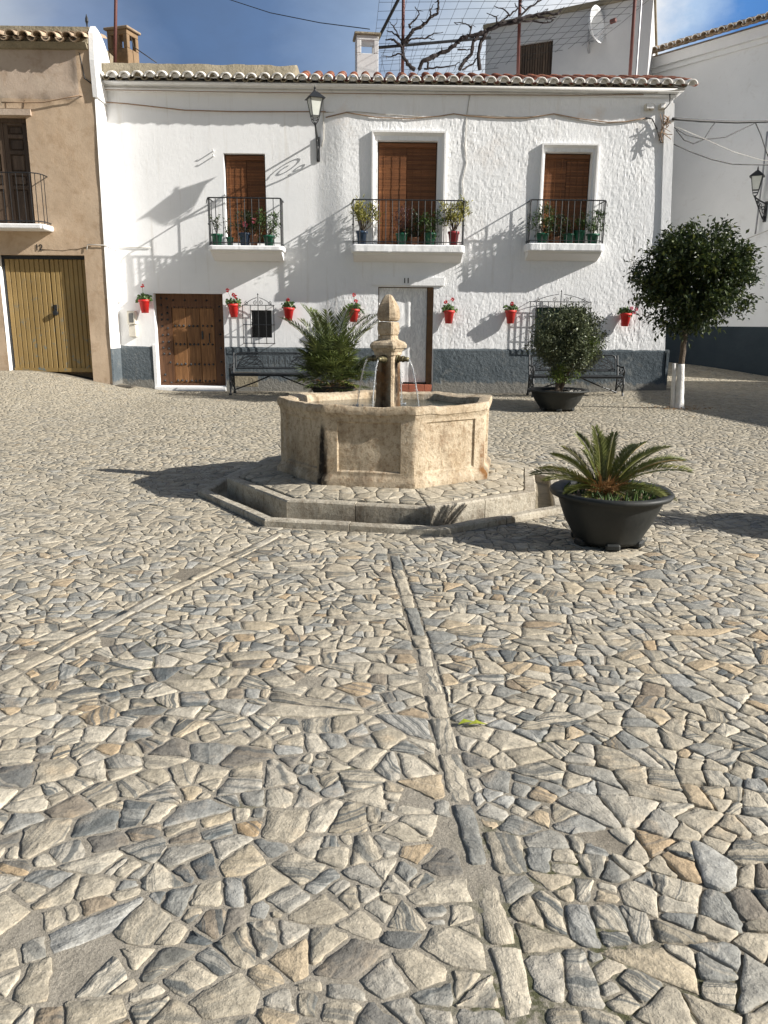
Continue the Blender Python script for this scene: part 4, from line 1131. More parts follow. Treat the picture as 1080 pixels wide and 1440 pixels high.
# ------------------------------------------------------------------ tall house across the side street
RN = Vector((-.8, -.6, 0)); RD = Vector((.6, -.8, 0)); RP = Vector((9.9, 20.0, 0))
tall = thing('side_street_house', 'tall shaded white house with a dark blue base across the side street', 'house', RP)
HTALL = (onp(1078, 30, RP, RN).z + onp(915, 86, RP, RN).z) / 2
print('HT', onp(1078, 30, RP, RN).z, onp(915, 86, RP, RN).z, onp(1079, 462, RP, RN), onp(1079, 525, RP, RN), onp(940, 507, RP, RN))
def tallhouse():
    def pt(s, z, d=0.): return RP + RD * s - RN * d + Vector((0, 0, z))
    S0, S1 = -9, 1.5; HT = HTALL
    mb = MB(); mb.new(); N = 20
    mb.add([pt(S0, 1.5), pt(S1, 1.5), pt(S1, HT), pt(S0, HT)], [(0, 1, 2, 3)])
    mb.add([pt(S1, -.2), pt(S1, -.2, 3.2), pt(S1, HT, 3.2), pt(S1, HT)], [(0, 1, 2, 3)])
    mb.add([pt(S0, -.2, 3.2), pt(S0, -.2), pt(S0, HT), pt(S0, HT, 3.2)], [(0, 1, 2, 3)])
    mb.add([pt(S1, -.2, 3.2), pt(S0, -.2, 3.2), pt(S0, HT, 3.2), pt(S1, HT, 3.2)], [(0, 1, 2, 3)])
    for a, b, d in ((HT - .42, HT - .30, .06), (HT - .298, HT - .05, .14)):
        vs = [pt(s, z, -dd) for s in (S0, S1 + .1) for z, dd in ((a, 0), (a, d), (b, d), (b, 0))]
        mb.new(); mb.add(vs, [(0, 1, 5, 4), (1, 2, 6, 5), (2, 3, 7, 6), (3, 2, 1, 0), (4, 5, 6, 7)])
    mb.build('wall', m_greywall, tall)
    p = MB(); p.new(); p.add([pt(S0, -.2, -.02), pt(S1, -.2, -.02), pt(S1, 1.5, -.02), pt(S0, 1.5, -.02), pt(S0, 1.5, .0), pt(S1, 1.5, .0), pt(S1, -.2, 1)], [(0, 1, 2, 3), (3, 2, 5, 4), (2, 1, 6, 5)])
    p.build('plinth', m_plinthdk, tall)
    r = MB(); n = 46
    for i in range(n):
        s = lerp(S0, S1, i / (n - 1)); Mx = Matrix((( RD.x, -RN.x, 0, 0), (RD.y, -RN.y, 0, 0), (0, 0, 1, 0), (0, 0, 0, 1)))
        for up, ds, r_, mt, mm in ((True, 0, .10, 1, 0), (False, .115, .075, 1, 1)):
            k = len(r.v); barrel(r, 0, -.34, 0, r_, .6, R(17), 8, .022, up, mm, mt); base = pt(s + ds, HT + .06)
            for j in range(k, len(r.v)): r.v[j] = tuple(Mx @ Vector(r.v[j]) + base)
    r.new(1); r.add([pt(S0, HT, -.12), pt(S1, HT, -.12), pt(S1, HT + .6, 1.8), pt(S0, HT + .6, 1.8)], [(0, 1, 2, 3)])
    r.build('roof', [m_greywall, m_tileold], tall, smooth=True)
tallhouse()
# plain house closing the right side of the square (outside the frame; it shades the mouth of the street)
ch = thing('corner_house', 'plain white house at the right edge of the square, its low roof shading the street', 'house', (17, 12, 0))
mb = MB(); mb.bbox(15.2, 22, 9.2, 16.4, -.12, 5.0, .02); mb.build('wall', m_greywall, ch)
mb = MB(); mb.prism([(8.9, 5.003), (16.7, 5.003), (16.7, 5.10), (12.8, 5.6), (8.9, 5.10)], 14.95, 22.3); mb.build('roof', m_tileold, ch)
mb = MB(); mb.bbox(15.14, 15.2 - .003, 11.5, 12.5, 0, 2.1, .01); mb.build('door', m_doorfr, ch)
for y in (9.9, 13.4, 15): m_ = MB().bbox(15.15, 15.197, y, y + .8, 2.9, 4.2, .01); m_.build('window', m_greenshut, ch)

# ------------------------------------------------------------------ fountain
fo = thing('fountain', 'weathered octagonal stone fountain with carved central pillar and running spouts', 'fountain', (FC.x, FC.y, 0))
ZP, ZB = .15, .20                            # platform edge, foot of the basin
def stained(o, fn):
    me = o.data; off = Vector(o.parent.location) if o.parent else Vector()
    st, ru = [], []
    for v in me.vertices:
        a, b = fn(v.co + off); st.append(max(0, min(1, a))); ru.append(max(0, min(1, b)))
    for nm, d in (('stain', st), ('rust', ru)):
        at_ = me.attributes.new(nm, 'FLOAT', 'POINT'); at_.data.foreach_set('value', d)
def side_frame(k):
    a = FROT - PI / 2 + k * PI / 4; n = Vector((math.cos(a), math.sin(a), 0)); t = Vector((-n.y, n.x, 0)); return n, t
def kerb_ring(mb, inr_o, inr_i, z0, z1, blocks, jit=.004, gap=.003, bev=.012):
    tn = math.tan(PI / 8)
    for k in range(8):
        n, t = side_frame(k); L = inr_o * tn
        eds = [-1 + 2 * i / blocks for i in range(blocks + 1)]; eds = [eds[0]] + [e + U(-.12, .12) / blocks for e in eds[1:-1]] + [eds[-1]]
        for a, b in zip(eds, eds[1:]):
            dz = U(-jit, jit); dn = U(-jit, jit); mb.new()
            ns = 8; vs = []
            for i in range(ns + 1):
                e = lerp(a, b, i / ns)
                for r_, z in ((inr_o + dn, z0), (inr_o + dn, z1 - bev), (inr_o + dn - bev, z1), (inr_i + bev, z1), (inr_i, z1 - bev), (inr_i, z0)):
                    sg = e * r_ * tn
                    sg += gap if (i == 0 and a > -1) else (-gap if (i == ns and b < 1) else 0)
                    p = FC.to_3d() + n * r_ + t * sg; q = .006 * nz(p.x * 7, p.y * 7, z * 9)
                    vs.append((p.x + n.x * q, p.y + n.y * q, z + (dz + q if z > z0 else 0) + gz(p.x, p.y)))
            fs = [(i * 6 + j, i * 6 + 6 + j, i * 6 + 7 + j, i * 6 + 1 + j) for i in range(ns) for j in range(5)] + [(0, 1, 2, 3, 4, 5), tuple(ns * 6 + j for j in (5, 4, 3, 2, 1, 0))]
            mb.add(vs, fs)
mb = MB(); kerb_ring(mb, INR_G, INR_G - .09, -.12, .05, 2)
o = mb.build('gutter_kerb', m_kerbst, fo); stained(o, lambda p: (.25 * max(0, nz(p.x * 3, p.y * 3, 2)), 0))
mb = MB(); kerb_ring(mb, INR_P, INR_P - .10, -.12, ZP, 2)
def st_plat(p):
    n, t = side_frame(0); f = (p - FC.to_3d()).dot(n) > INR_P - .1; s = (p - FC.to_3d()).dot(t)
    a = .85 * sm(.13, .02, p.z) * sm(-.25, .2, nz(p.x * 2.2, p.y * 2.2, 5) + .1)
    if f: a = max(a, .75 * sm(.165, .10, p.z) * sm(-.25, .1, s) )
    return a, .2 * max(0, nz(p.x * 4, p.y * 4, 1))
o = mb.build('platform_edge', m_kerbst, fo); stained(o, st_plat)
mb = MB()                                   # channel floor and wall
tn = math.tan(PI / 8)
def ring_faces(mb, specs):
    b = len(mb.v); c8 = []
    for inr, z in specs:
        for p in oct_pts(inr, z): mb.v.append(tuple(p))
    for i in range(len(specs) - 1):
        for k in range(8): mb.face((b + i * 8 + k, b + i * 8 + (k + 1) % 8, b + i * 8 + 8 + (k + 1) % 8, b + i * 8 + 8 + k))
ring_faces(mb, [(INR_G - .05, -.03), (INR_P - .05, -.02)]); mb.build('gutter_floor', m_concrete, fo)
mb = MB(); ring_faces(mb, [(INR_P - .06, ZP - .03), (INR_B - .1, ZB - .012)]); o = mb.build('platform_mortar', m_mortar, fo)
st = Stones(); zf = lambda x, y: lerp(ZB, ZP, sm(INR_B, INR_P, oct_d(x, y)[0])) + .001
P = []; sp = .125
for j in range(34):
    for i in range(34):
        if rnd() > .10: P.append((FC.x - 2 + i * sp + U(-.46, .46) * sp + .5 * (j % 2) * sp, FC.y - 2 + j * sp + U(-.46, .46) * sp))
for i, p, nb in cells(P, sp):
    d, n_ = oct_d(*p)
    if not INR_B - .02 < d < INR_P - .02: continue
    k = round((math.atan2(n_[1], n_[0]) - FROT + PI / 2) / (PI / 4))
    R0 = sp * 2; poly0 = [(p[0] - R0, p[1] - R0), (p[0] + R0, p[1] - R0), (p[0] + R0, p[1] + R0), (p[0] - R0, p[1] + R0)]
    for d2, j in nb:
        q = P[j]; dd = math.sqrt(d2); a, b = (q[0] - p[0]) / dd, (q[1] - p[1]) / dd; poly0 = clip(poly0, a, b, a * p[0] + b * p[1] + dd / 2 - .002 * U(.5, 1.6))
    for kk in (k - 1, k, k + 1):
        n, t = side_frame(kk); c = FC.x * n.x + FC.y * n.y; poly = poly0
        poly = clip(poly, n.x, n.y, c + INR_P - .103); poly = clip(poly, -n.x, -n.y, -(c + INR_B - .03))
        for sg in (-1, 1):                   # stay within this side's sector
            a = math.atan2(n.y, n.x) + sg * PI / 8; m_ = Vector((-math.sin(a) * sg, math.cos(a) * sg)); poly = clip(poly, m_.x, m_.y, FC.x * m_.x + FC.y * m_.y - .003)
        if len(poly) >= 3: st.add(poly, zf, .002, .04, rnd() * .5, .003)
st.build('platform_paving', m_stone, fo)
# basin: one profile taken round eight panelled sides with a wavy moulded rim
def basin():
    mb = MB(); top = .80; K = 40; prof_n = None
    rings = []
    def rim_wave(u):                         # u -1..1 along a side: high shoulders, a dip between
        a = abs(u); return -.008 + .005 * sm(.42, .95, a) - .006 * sm(.62, .25, a) + .003 * sm(.2, 0, a)
    us = sorted(set([-1 + 2 * i / K for i in range(K)] + [-.70, -.685, .70, .685]))
    def prof(u, k):
        w = rim_wave(u); P = []
        pan = abs(u) < .69
        def ins(z): return .017 if (pan and .315 < z < .715) else 0
        for z, d in ((ZB - .04, .035), (ZB + .035, .035), (ZB + .06, .022), (ZB + .075, .006), (ZB + .09, 0)): P.append((d, z))
        for z in (.30, .312, .325, .36, .40, .45, .50, .55, .60, .65, .70, .714, .728): P.append((-ins(z), z))
        P += [(0, .75), (.004, .765 + w * .3), (.012, .785 + w * .6), (.014, .795 + w), (.022, .800 + w), (.025, .825 + w), (.022, .850 + w), (.016, .862 + w), (-.01, .864 + w), (-.05, .856 + w), (-.085, .845 + w), (-.10, .81 + w * .6), (-.102, .74), (-.105, .55)]
        return P
    cols = []
    for k in range(8):
        n, t = side_frame(k)
        for u in us:
            col = []
            for d, z in prof(u, k):
                r_ = INR_B + d; p = FC.to_3d() + n * r_ + t * (u * r_ * tn)
                q = .0035 * nz(p.x * 6 + k, p.y * 6, z * 6) + .0022 * nz(p.x * 17, p.y * 17, z * 17); e = .006 * nz(p.x * 9, p.y * 9, z * 3) + .004 * nz(p.x * 24, p.y * 24, z * 6) if z > .78 else 0
                # worn corners
                wr = .012 * sm(.965, 1, abs(u)) * max(0, .3 + .9 * nz(z * 7, k * 3.3))
                col.append((p.x + n.x * (q - wr), p.y + n.y * (q - wr), z + e - (.03 * sm(-.2, .9, p.y - FC.y) if z > .74 else 0)))
            cols.append(col)
    m = len(cols[0]); N = len(cols)
    for c in cols: mb.v += c
    for i in range(N):
        j = (i + 1) % N
        for a in range(m - 1): mb.face((i * m + a, j * m + a, j * m + a + 1, i * m + a + 1))
    o = mb.build('basin', m_lime, fo, smooth=True); o.data.set_sharp_from_angle(angle=R(28))
    cB = oct_pts(INR_B)[0]; cD = oct_pts(INR_B)[2]; cC = oct_pts(INR_B)[1]
    def fn(p):
        a = 0; r_ = 0
        n, t = side_frame(0)
        s = (p - cB).dot(t); w = .025 + .035 * sm(.75, .25, p.z)
        if p.z < .74: a = max(a, 1.3 * sm(w, w * .45, abs(s + .015 - .10 * (p.z - .5) * 0)) * sm(.73, .60, p.z))
        dD = math.hypot(p.x - cD.x, p.y - cD.y); r_ = max(r_, 1.1 * sm(.07, .03, dD) * sm(.58, .45, p.z)); a = max(a, .6 * sm(.05, .02, dD) * sm(.40, .22, p.z))
        n7, t7 = side_frame(7); s7 = (p - FC.to_3d()).dot(t7)
        if (p - FC.to_3d()).dot(n7) > INR_B - .06: a = max(a, .55 * sm(.66, .3, p.z) * sm(-.1, .3, nz(p.x * 8, p.z * 1.6, 3)) )
        if p.z < .30: a = max(a, .45 * sm(-.1, .4, nz(p.x * 5, p.y * 5, 9)))
        r_ = max(r_, .35 * sm(.1, .5, nz(p.x * 2.5, p.y * 2.5, p.z * 3 + 4)) * sm(.75, .5, p.z))
        if p.z > .86: a = max(a, .35 * sm(0, .4, nz(p.x * 6, p.y * 6, 11)))
        return a, r_
    stained(o, fn)
    wmb = MB(); b = [tuple(p) for p in oct_pts(INR_B - .09, .755)]; wmb.add(b, [tuple(range(8))]); wmb.build('water', m_water, o)
    f = MB(); b = [tuple(p) for p in oct_pts(INR_B - .09, .55)]; f.add(b, [tuple(range(8))]); f.build('basin_floor', m_concrete, o)
    return o
basin_o = basin()
def pillar():
    rot = R(-27); hz = lambda py: at(552, py, FC.y - .1).z
    def sq(mb, prof, n=4, ch=.18, seg=5):       # chamfered square rings
        b = len(mb.v); per = 0
        for hw, z in prof:
            pts = []
            c = hw * ch
            cor = [(hw, -hw + c), (hw, hw - c), (hw - c, hw), (-hw + c, hw), (-hw, hw - c), (-hw, -hw + c), (-hw + c, -hw), (hw - c, -hw)]
            for i in range(8):
                p, q = cor[i], cor[(i + 1) % 8]; m = seg if i % 2 == 0 else 1
                for j in range(m): pts.append((lerp(p[0], q[0], j / m), lerp(p[1], q[1], j / m)))
            per = len(pts)
            for x, y in pts:
                x *= .79; y *= .79; X = FC.x + x * math.cos(rot) - y * math.sin(rot); Y = FC.y + x * math.sin(rot) + y * math.cos(rot)
                k = 1 + .05 * nz(X * 14, Y * 14, z * 11); mb.v.append((FC.x + (X - FC.x) * k, FC.y + (Y - FC.y) * k, z + .005 * nz(X * 20, Y * 20, z * 5)))
        for i in range(len(prof) - 1):
            for j in range(per): mb.face((b + i * per + j, b + i * per + (j + 1) % per, b + (i + 1) * per + (j + 1) % per, b + (i + 1) * per + j))
        mb.face([b + (len(prof) - 1) * per + j for j in range(per)])
    z0, z1 = .52, hz(501)
    mb = MB(); pr = [(.108, lerp(z0, z1, i / 14)) for i in range(15)]
    pr = [(.118 if z < .80 else .110, z) for _, z in pr]
    zc0, zc1 = hz(497), hz(481)
    pr += [(.125, z1 + .012), (.128, zc0 + .01), (.142, zc0 + .025), (.146, lerp(zc0, zc1, .35)), (.165, lerp(zc0, zc1, .45)), (.168, lerp(zc0, zc1, .72)), (.150, lerp(zc0, zc1, .95)), (.105, zc1 + .015), (.095, zc1 + .02)]
    zn = hz(471.5); pr += [(.090, lerp(zc1, zn, .5)), (.088, zn - .004)]
    sq(mb, pr)
    o = mb.build('pillar', m_lime, fo)
    up = MB(); za, zb = hz(470.5), hz(452)
    sq(up, [(.080, za - .01), (.093, za + .006), (.100, lerp(za, zb, .45)), (.096, zb - .012), (.082, zb - .004)])
    zt = hz(414)
    sq(up, [(.082, zb + .002), (.104, zb + .012), (.112, zb + .03), (.110, lerp(zb, zt, .3)), (.102, lerp(zb, zt, .52)), (.086, lerp(zb, zt, .68)), (.066, lerp(zb, zt, .80)), (.048, lerp(zb, zt, .90)), (.034, lerp(zb, zt, .97)), (.016, zt)], ch=.42)
    u = up.build('finial', m_lime, fo)
    stained(u, lambda p: (.3 * sm(.1, .5, nz(p.x * 9, p.y * 9, p.z * 9)), .15))
    def fn(p):
        d = sm(z1 + .02, z1 - .15, p.z); a = d * sm(-.45, .0, nz(p.x * 10, p.y * 10, p.z * 2.2)) * .95
        v = (p - Vector((FC.x, FC.y, p.z)))
        for k in range(4):
            w = rot + k * PI / 2; n = Vector((math.cos(w), math.sin(w), 0)); t = Vector((-n.y, n.x, 0))
            if v.dot(n) > .07 and p.z < z1 - .02: a = max(a, 1.1 * sm(.05, .015, abs(v.dot(t))) * sm(.6, .9, p.z))
        if p.z > zc0: a = .5 * sm(.0, .5, nz(p.x * 12, p.y * 12, p.z * 4)) * sm(zc1 + .04, zc1, p.z)
        return a, .9 * d * sm(-.3, .3, nz(p.x * 7 + 4, p.y * 7, p.z * 2))
    stained(o, fn)
    zs = hz(505)
    for k in range(4):
        w = rot + k * PI / 2; n = Vector((math.cos(w), math.sin(w), 0)); c = Vector((FC.x, FC.y, zs)); s = MB()
        c = c - n * .022; s.tube([c + n * .11, c + n * .125], .038, 10); s.tube([c + n * .12, c + n * .15, c + n * .19, c + n * .225 + Vector((0, 0, -.004))], [.030, .026, .022, .021], 10); s.tube([c + n * .165, c + n * .18], .030, 10)
        s.build('spout', m_brass, o, smooth=True)
        j = MB(); p0 = c + n * .225 + Vector((0, 0, -.006)); H = p0.z - .755; T = 1.0; reach = .11; pts = []
        for i in range(18):
            t = i / 17; pts.append(p0 + n * reach * t + Vector((.006 * nz(t * 9, k * 5.), .006 * nz(t * 9, k * 5. + 3), -H * (t * .12 + .88 * t * t))))
        j.tube(pts, [.0075 * (1 - .25 * i / 17) + .003 * nz(i * 1.7, k * 3.1) for i in range(18)], 7)
        for i in range(16):
            q = pts[random.randrange(8, 18)]; j.lathe([(.0, -.006), (.005, 0), (0, .006)], q + Vector((U(-.02, .02), U(-.02, .02), U(-.02, .03))), 5)
        for i in range(14):
            a = U(0, 2 * PI); rr = U(.01, .07); q = pts[-1] + Vector((rr * math.cos(a), rr * math.sin(a), .004)); j.lathe([(.0, -.004), (.010, 0), (0, .006)], q, 6)
        j.build('water_jet', m_jet, o, smooth=True)
pillar()

# ------------------------------------------------------------------ planting
def fol(mb, c, rad, n, L, W, clumps=60, tight=.16, hollow=.45, lump=.25, keep=None, seed=0, up_bias=.2):
    c = Vector(c); cl = []
    while len(cl) < clumps:
        d = Vector((random.gauss(0, 1), random.gauss(0, 1), random.gauss(0, 1))).normalized()
        q = lerp(hollow, 1., rnd() ** .6) * (1 + lump * nz(d.x * 2 + seed, d.y * 2, d.z * 2))
        p = Vector((d.x * rad[0], d.y * rad[1], d.z * rad[2])) * q
        if keep and not keep(p): continue
        cl.append((p, d))
    for i in range(n):
        p, d = random.choice(cl); s = tight * U(.6, 1.3)
        q = p + Vector((random.gauss(0, s), random.gauss(0, s), random.gauss(0, s * .8)))
        dr = (d * .7 + Vector((random.gauss(0, .7), random.gauss(0, .7), random.gauss(up_bias, .7))))
        k = U(.5, 1.4); mb.leaf(c + q, dr, Vector((random.gauss(0, .4), random.gauss(0, .4), 1)), L * k, W * k)
    return cl
def limbs(mb, base, cl, n, r0):
    for p in random.sample(cl, n):
        e = base[1] + (p[0] - (base[1] - base[0]) * 0) * .85 if False else None
def orange_tree():
    b = gr(956, 576); b.z = gz(b.x, b.y); t = thing('orange_tree', 'round-headed dark green street tree with whitewashed trunk at the house corner', 'tree', b)
    Y = b.y; top = at(985, 316, Y); bot = at(985, 470, Y); le = at(893, 400, Y); ri = at(1054, 395, Y)
    c = Vector(((le.x + ri.x) / 2, Y, (top.z + bot.z) / 2)); rad = ((ri.x - le.x) / 2, (ri.x - le.x) / 2 * .95, (top.z - bot.z) / 2)
    mb = MB()
    keep = lambda p: not (p.x < -.3 * rad[0] and p.z > .62 * rad[2]) and not (p.z < -.86 * rad[2])
    cl = fol(mb, c, [r_ * .93 for r_ in rad], 20000, .085, .046, 190, .105, .28, .40, keep, 3)
    fol(mb, c + Vector((.12, 0, rad[2] * .86)), (.42, .3, .22), 500, .085, .04, 16, .06, .2, .4, None, 5)
    fol(mb, c + Vector((-.62, -.1, rad[2] * .55)), (.22, .25, .22), 260, .085, .04, 9, .05, .2, .4, None, 6)
    for i in range(26):
        d = Vector((random.gauss(0, 1), random.gauss(0, 1), random.gauss(.15, .8))).normalized(); q = c + Vector((d.x * rad[0], d.y * rad[1], d.z * rad[2])) * U(.94, 1.05)
        fol(mb, q, (U(.06, .16),) * 3, int(U(25, 60)), .085, .042, 4, .05, .2)
    mb.build('crown', m_orange, t)
    tr = MB(); q = at(962, 470, Y); q2 = at(958, 512, Y)
    def path(a, b_, r0, r1, n=8, w=.02):
        a, b_ = Vector(a), Vector(b_); return [a.lerp(b_, i / n) + Vector((w * nz(i * .9, a.x * 3), w * nz(i * .9 + 5, a.x * 3), 0)) for i in range(n + 1)], [lerp(r0, r1, i / n) for i in range(n + 1)]
    pts, rs = path(q2, q + Vector((.02, 0, .35)), .055, .045); tr.tube(pts, rs, 9)
    fk = pts[-1]
    for p, d in random.sample(cl, 22):
        e = c + p * .9; pts, rs = path(fk + Vector((0, 0, U(-.25, .1))), e, .035, .008, 6, .05); tr.tube(pts, rs, 6)
    tr.build('trunk', m_bark, t)
    w = MB(); pts, rs = path(b + Vector((-.02, 0, -.05)), q2 + Vector((0, 0, .002)), .088, .058, 10, .015); rs[0] = .12; rs[1] = .095; w.tube(pts, rs, 12); w.build('whitewashed_trunk', m_limetrunk, t, smooth=True)
    w = MB(); s0 = b + Vector((-.13, .02, -.05)); s1 = at(952, 511, Y); pts, rs = path(s0, s1 + Vector((-.05, 0, 0)), .04, .035, 6, .01); w.tube(pts, rs, 8); w.build('stake', m_limetrunk, t, smooth=True)
    m = MB()
    for i in range(150):
        a = U(0, 2 * PI); q_ = .12 + abs(random.gauss(0, .22)); x, y = b.x + q_ * math.cos(a) * 1.6, b.y + q_ * math.sin(a); m.leaf(Vector((x, y, gz(x, y) + .012)), Vector((U(-1, 1), U(-1, 1), .1)), Vector((0, 0, 1)), .05, .025)
    l = m.build('fallen_leaves', m_dryfrond); l['kind'] = 'stuff'
orange_tree()
POTP = [(.0, .055), (.20, .06), (.30, .03), (.31, .06), (.33, .10), (.40, .22), (.455, .36), (.475, .42), (.54, .435), (.555, .46), (.535, .48), (.47, .472), (.44, .46), (.42, .40)]
def bowl(root, c, wr, h, mat=m_planter):
    k = wr / .555; kz = h / .48; mb = MB(); mb.lathe([(r_ * k, z * kz) for r_, z in POTP[1:]], c, 48, .02)
    o = mb.build('pot', mat, root, smooth=True)
    for i in range(6):
        f = MB(); a = i * PI / 3 + .4; Mx = Matrix.Translation(Vector(c) + Vector((math.cos(a) * .27 * k, math.sin(a) * .27 * k, 0))) @ Matrix.Rotation(a, 4, 'Z'); f.bbox(-.04, .05, -.05, .05, 0, .06 * kz, .012, Mx); f.build('pot_foot', mat, o)
    s = MB(); N = 28; s.new(); zz = .41 * kz
    vs = [(c[0], c[1], c[2] + zz + .02)]
    for ring in (.5, .98):
        for i in range(N):
            a = 2 * PI * i / N; r_ = .445 * k * ring; vs.append((c[0] + r_ * math.cos(a), c[1] + r_ * math.sin(a), c[2] + zz + .02 * nz(math.cos(a) * 3, math.sin(a) * 3, ring * 5)))
    s.add(vs, [(0, 1 + i, 1 + (i + 1) % N) for i in range(N)] + [(1 + i, 1 + N + i, 1 + N + (i + 1) % N, 1 + (i + 1) % N) for i in range(N)])
    s.build('soil', m_soil, root, smooth=True); return zz
def frond(mb, base, az, el, L, arch, nl, ll, lw, rachis=.007, vee=.5, start=.12, taper=1.0, ragged=.1, twist=0):
    # pinnate leaf: an arching rachis with paired leaflets; returns nothing
    d0 = Vector((math.cos(az) * math.cos(el), math.sin(az) * math.cos(el), math.sin(el))); h = Vector((math.cos(az), math.sin(az), 0)); pts = []; p = Vector(base); n = 16
    e = el; tot = 0
    for i in range(n + 1):
        pts.append(p.copy()); d = h * math.cos(e) + Vector((0, 0, math.sin(e))); p = p + d * (L / n); e -= arch / n * (.5 + i / n)
    side = Vector((-h.y, h.x, 0)); side = (side + Vector((0, 0, twist))).normalized()
    mb.new(); cr = mb.cr; mb.tube(pts, [lerp(rachis, rachis * .3, i / n) for i in range(n + 1)], 4)
    for i in range(nl):
        t = lerp(start, 1., (i + .5) / nl); f = t * n; k = min(n - 1, int(f)); q = pts[k].lerp(pts[k + 1], f - k); tg = (pts[k + 1] - pts[k]).normalized(); up = side.cross(tg) * -1
        if up.z < 0: up = -up
        w = math.sin(PI * min(1, max(.05, .12 + .80 * (t - start) / (1 - start)))) ** .6 * taper
        for s_ in (-1, 1):
            if rnd() < ragged * .4: continue
            dr = side * s_ * .8 + tg * (.55 + .5 * t) + up * vee + Vector((U(-1, 1), U(-1, 1), U(-1, 1))) * ragged
            mb.leaf(q, dr, up, ll * w * U(.85, 1.1), lw, .3, .12)
            mb.r[-4:] = [min(1, max(0, cr * .55 + .45 * rnd()))] * 4
def cycad(root, c, n=30, tall=1.):
    mb = MB(); dr = MB()
    for az, el, L in ((5, 52, .56), (-4, 41, .60), (9, 33, .63), (-11, 27, .60), (-22, 10, .48), (22, 60, .50), (-38, 4, .42), (62, 80, .43), (112, 82, .45), (88, 68, .48), (138, 74, .44), (175, 46, .44),
                      (186, 33, .50), (169, 25, .52), (196, 20, .46), (158, 57, .42), (45, 46, .5), (100, 42, .44), (130, 40, .46), (30, 36, .56), (70, 62, .46), (-58, -4, .32), (-125, 2, .3), (215, 10, .36)):
        az = R(az) + U(-.08, .08); frond(mb, c + Vector((math.cos(az) * .05, math.sin(az) * .05, U(0, .05))), az, R(el + 5), L * .90 * tall, U(.5, 1.05), 58, .092, .0092, .007, .5, .12, 1, .07, U(-.5, .5))
    for i in range(16):
        az = U(0, 2 * PI); frond(dr, c + Vector((math.cos(az) * .06, math.sin(az) * .06, -.02)), az, U(.55, 1.1), U(.14, .24), .8, 14, .06, .009, .006, .3, .2, 1, .25)
    for i in range(70):
        az = U(0, 2 * PI); e = U(.5, 1.4); dr.leaf(c + Vector((math.cos(az) * U(0, .07), math.sin(az) * U(0, .07), U(-.04, .03))), Vector((math.cos(az) * math.cos(e), math.sin(az) * math.cos(e), math.sin(e))), Vector((0, 0, 1)), U(.08, .2), .022)
    mb.build('fronds', m_cycad, root); dr.build('dry_fronds', m_dryfrond, root)
def cycad_pot(c, label, n, wr, h, rot):
    c = Vector(c); r_ = thing('potted_cycad', label, 'potted plant', c, None, 0); zz = bowl(r_, c, wr, h); random.seed(rot); cycad(r_, c + Vector((-.05, 0, zz + .03)), n)
    w = MB()
    for i in range(160):
        a = U(0, 2 * PI); q = U(.12, .34); e = U(.4, 1.5); w.leaf(c + Vector((q * math.cos(a), q * math.sin(a), zz)), Vector((U(-.6, .6), U(-.6, .6), 1)), Vector((0, 1, 0)), U(.04, .13), U(.008, .02))
    w.build('weeds', m_geran, r_)
    return r_
pc = gr(853, 763); cycad_pot((pc.x, pc.y, gz(pc.x, pc.y) + .004), 'feathery cycad in the wide dark green bowl right of the fountain', 30, .425, .385, 11)
cycad_pot((3.75, 5.55, gz(3.75, 5.55) + .004), 'second cycad bowl at the right edge of the square, mostly out of view', 22, .42, .44, 5)
random.seed(21)
def shrub_pot():
    c = gr(783, 577); c.z = gz(c.x, c.y) + .006; Y = c.y; wr = (at(826, 550, Y).x - at(739, 550, Y).x) / 2
    t = thing('potted_shrub', 'bushy olive-green shrub in a round black bowl before the right bench', 'potted plant', c); zz = bowl(t, c, wr, at(783, 547, Y).z - c.z)
    le, ri, tp, bt = at(748, 480, Y), at(848, 480, Y), at(795, 434, Y), at(795, 540, Y); cc = Vector(((le.x + ri.x) / 2, Y, (tp.z + bt.z) / 2 + .08)); rad = ((ri.x - le.x) / 2, (ri.x - le.x) / 2 * .9, (tp.z - bt.z) / 2 - .06)
    def keep(p): return math.hypot(p.x, p.y) < rad[0] * (1.05 if p.z > -.1 else max(.22, 1.05 + (p.z + .1) * 1.5))
    mb = MB(); cl = fol(mb, cc, [r_ * .98 for r_ in rad], 22000, .05, .026, 240, .075, .25, .3, keep, 9); 
    for i in range(26):
        d = Vector((random.gauss(0, 1), random.gauss(0, 1), random.gauss(.4, .7))).normalized(); q = cc + Vector((d.x * rad[0], d.y * rad[1], d.z * rad[2])) * U(.95, 1.08)
        if keep(q - cc): fol(mb, q, (U(.05, .11),) * 3, int(U(20, 50)), .05, .026, 4, .035, .2)
    mb.build('crown', m_shrubl, t)
    y = MB(); fol(y, at(832, 485, Y - .3), (.13, .12, .28), 260, .05, .024, 14, .04, .2); fol(y, cc + Vector((-.05, -.25, -rad[2] * .85)), (.26, .2, .20), 420, .05, .024, 14, .05, .2); y.build('new_shoots', m_shruby, t)
    s = MB(); b = c + Vector((.0, 0, zz - .02))
    for i in range(5):
        p = random.choice(cl)[0]; e = cc + p * .7; e2 = b.lerp(e, .4) + Vector((U(-.03, .03), U(-.03, .03), .05)); s.tube([b + Vector((U(-.04, .04), U(-.03, .03), 0)), e2, e], [.035, .024, .008], 7)
    s.tube([b, b + Vector((-.01, 0, .25)), b + Vector((.02, 0, .5))], [.055, .045, .035], 8)
    s.build('trunk', m_bark, t)
    g = MB()
    for i in range(60):
        a = U(-1.4, 1.2); q = U(.2, .42) * wr / .5; k = U(.012, .03); g.lathe([(0, -k * .6), (k, 0), (0, k * .7)], c + Vector((q * math.cos(a), q * math.sin(a), zz + .02)), 6, .4)
    g.build('gravel', m_pebble, t)
    return t
shrub_pot()
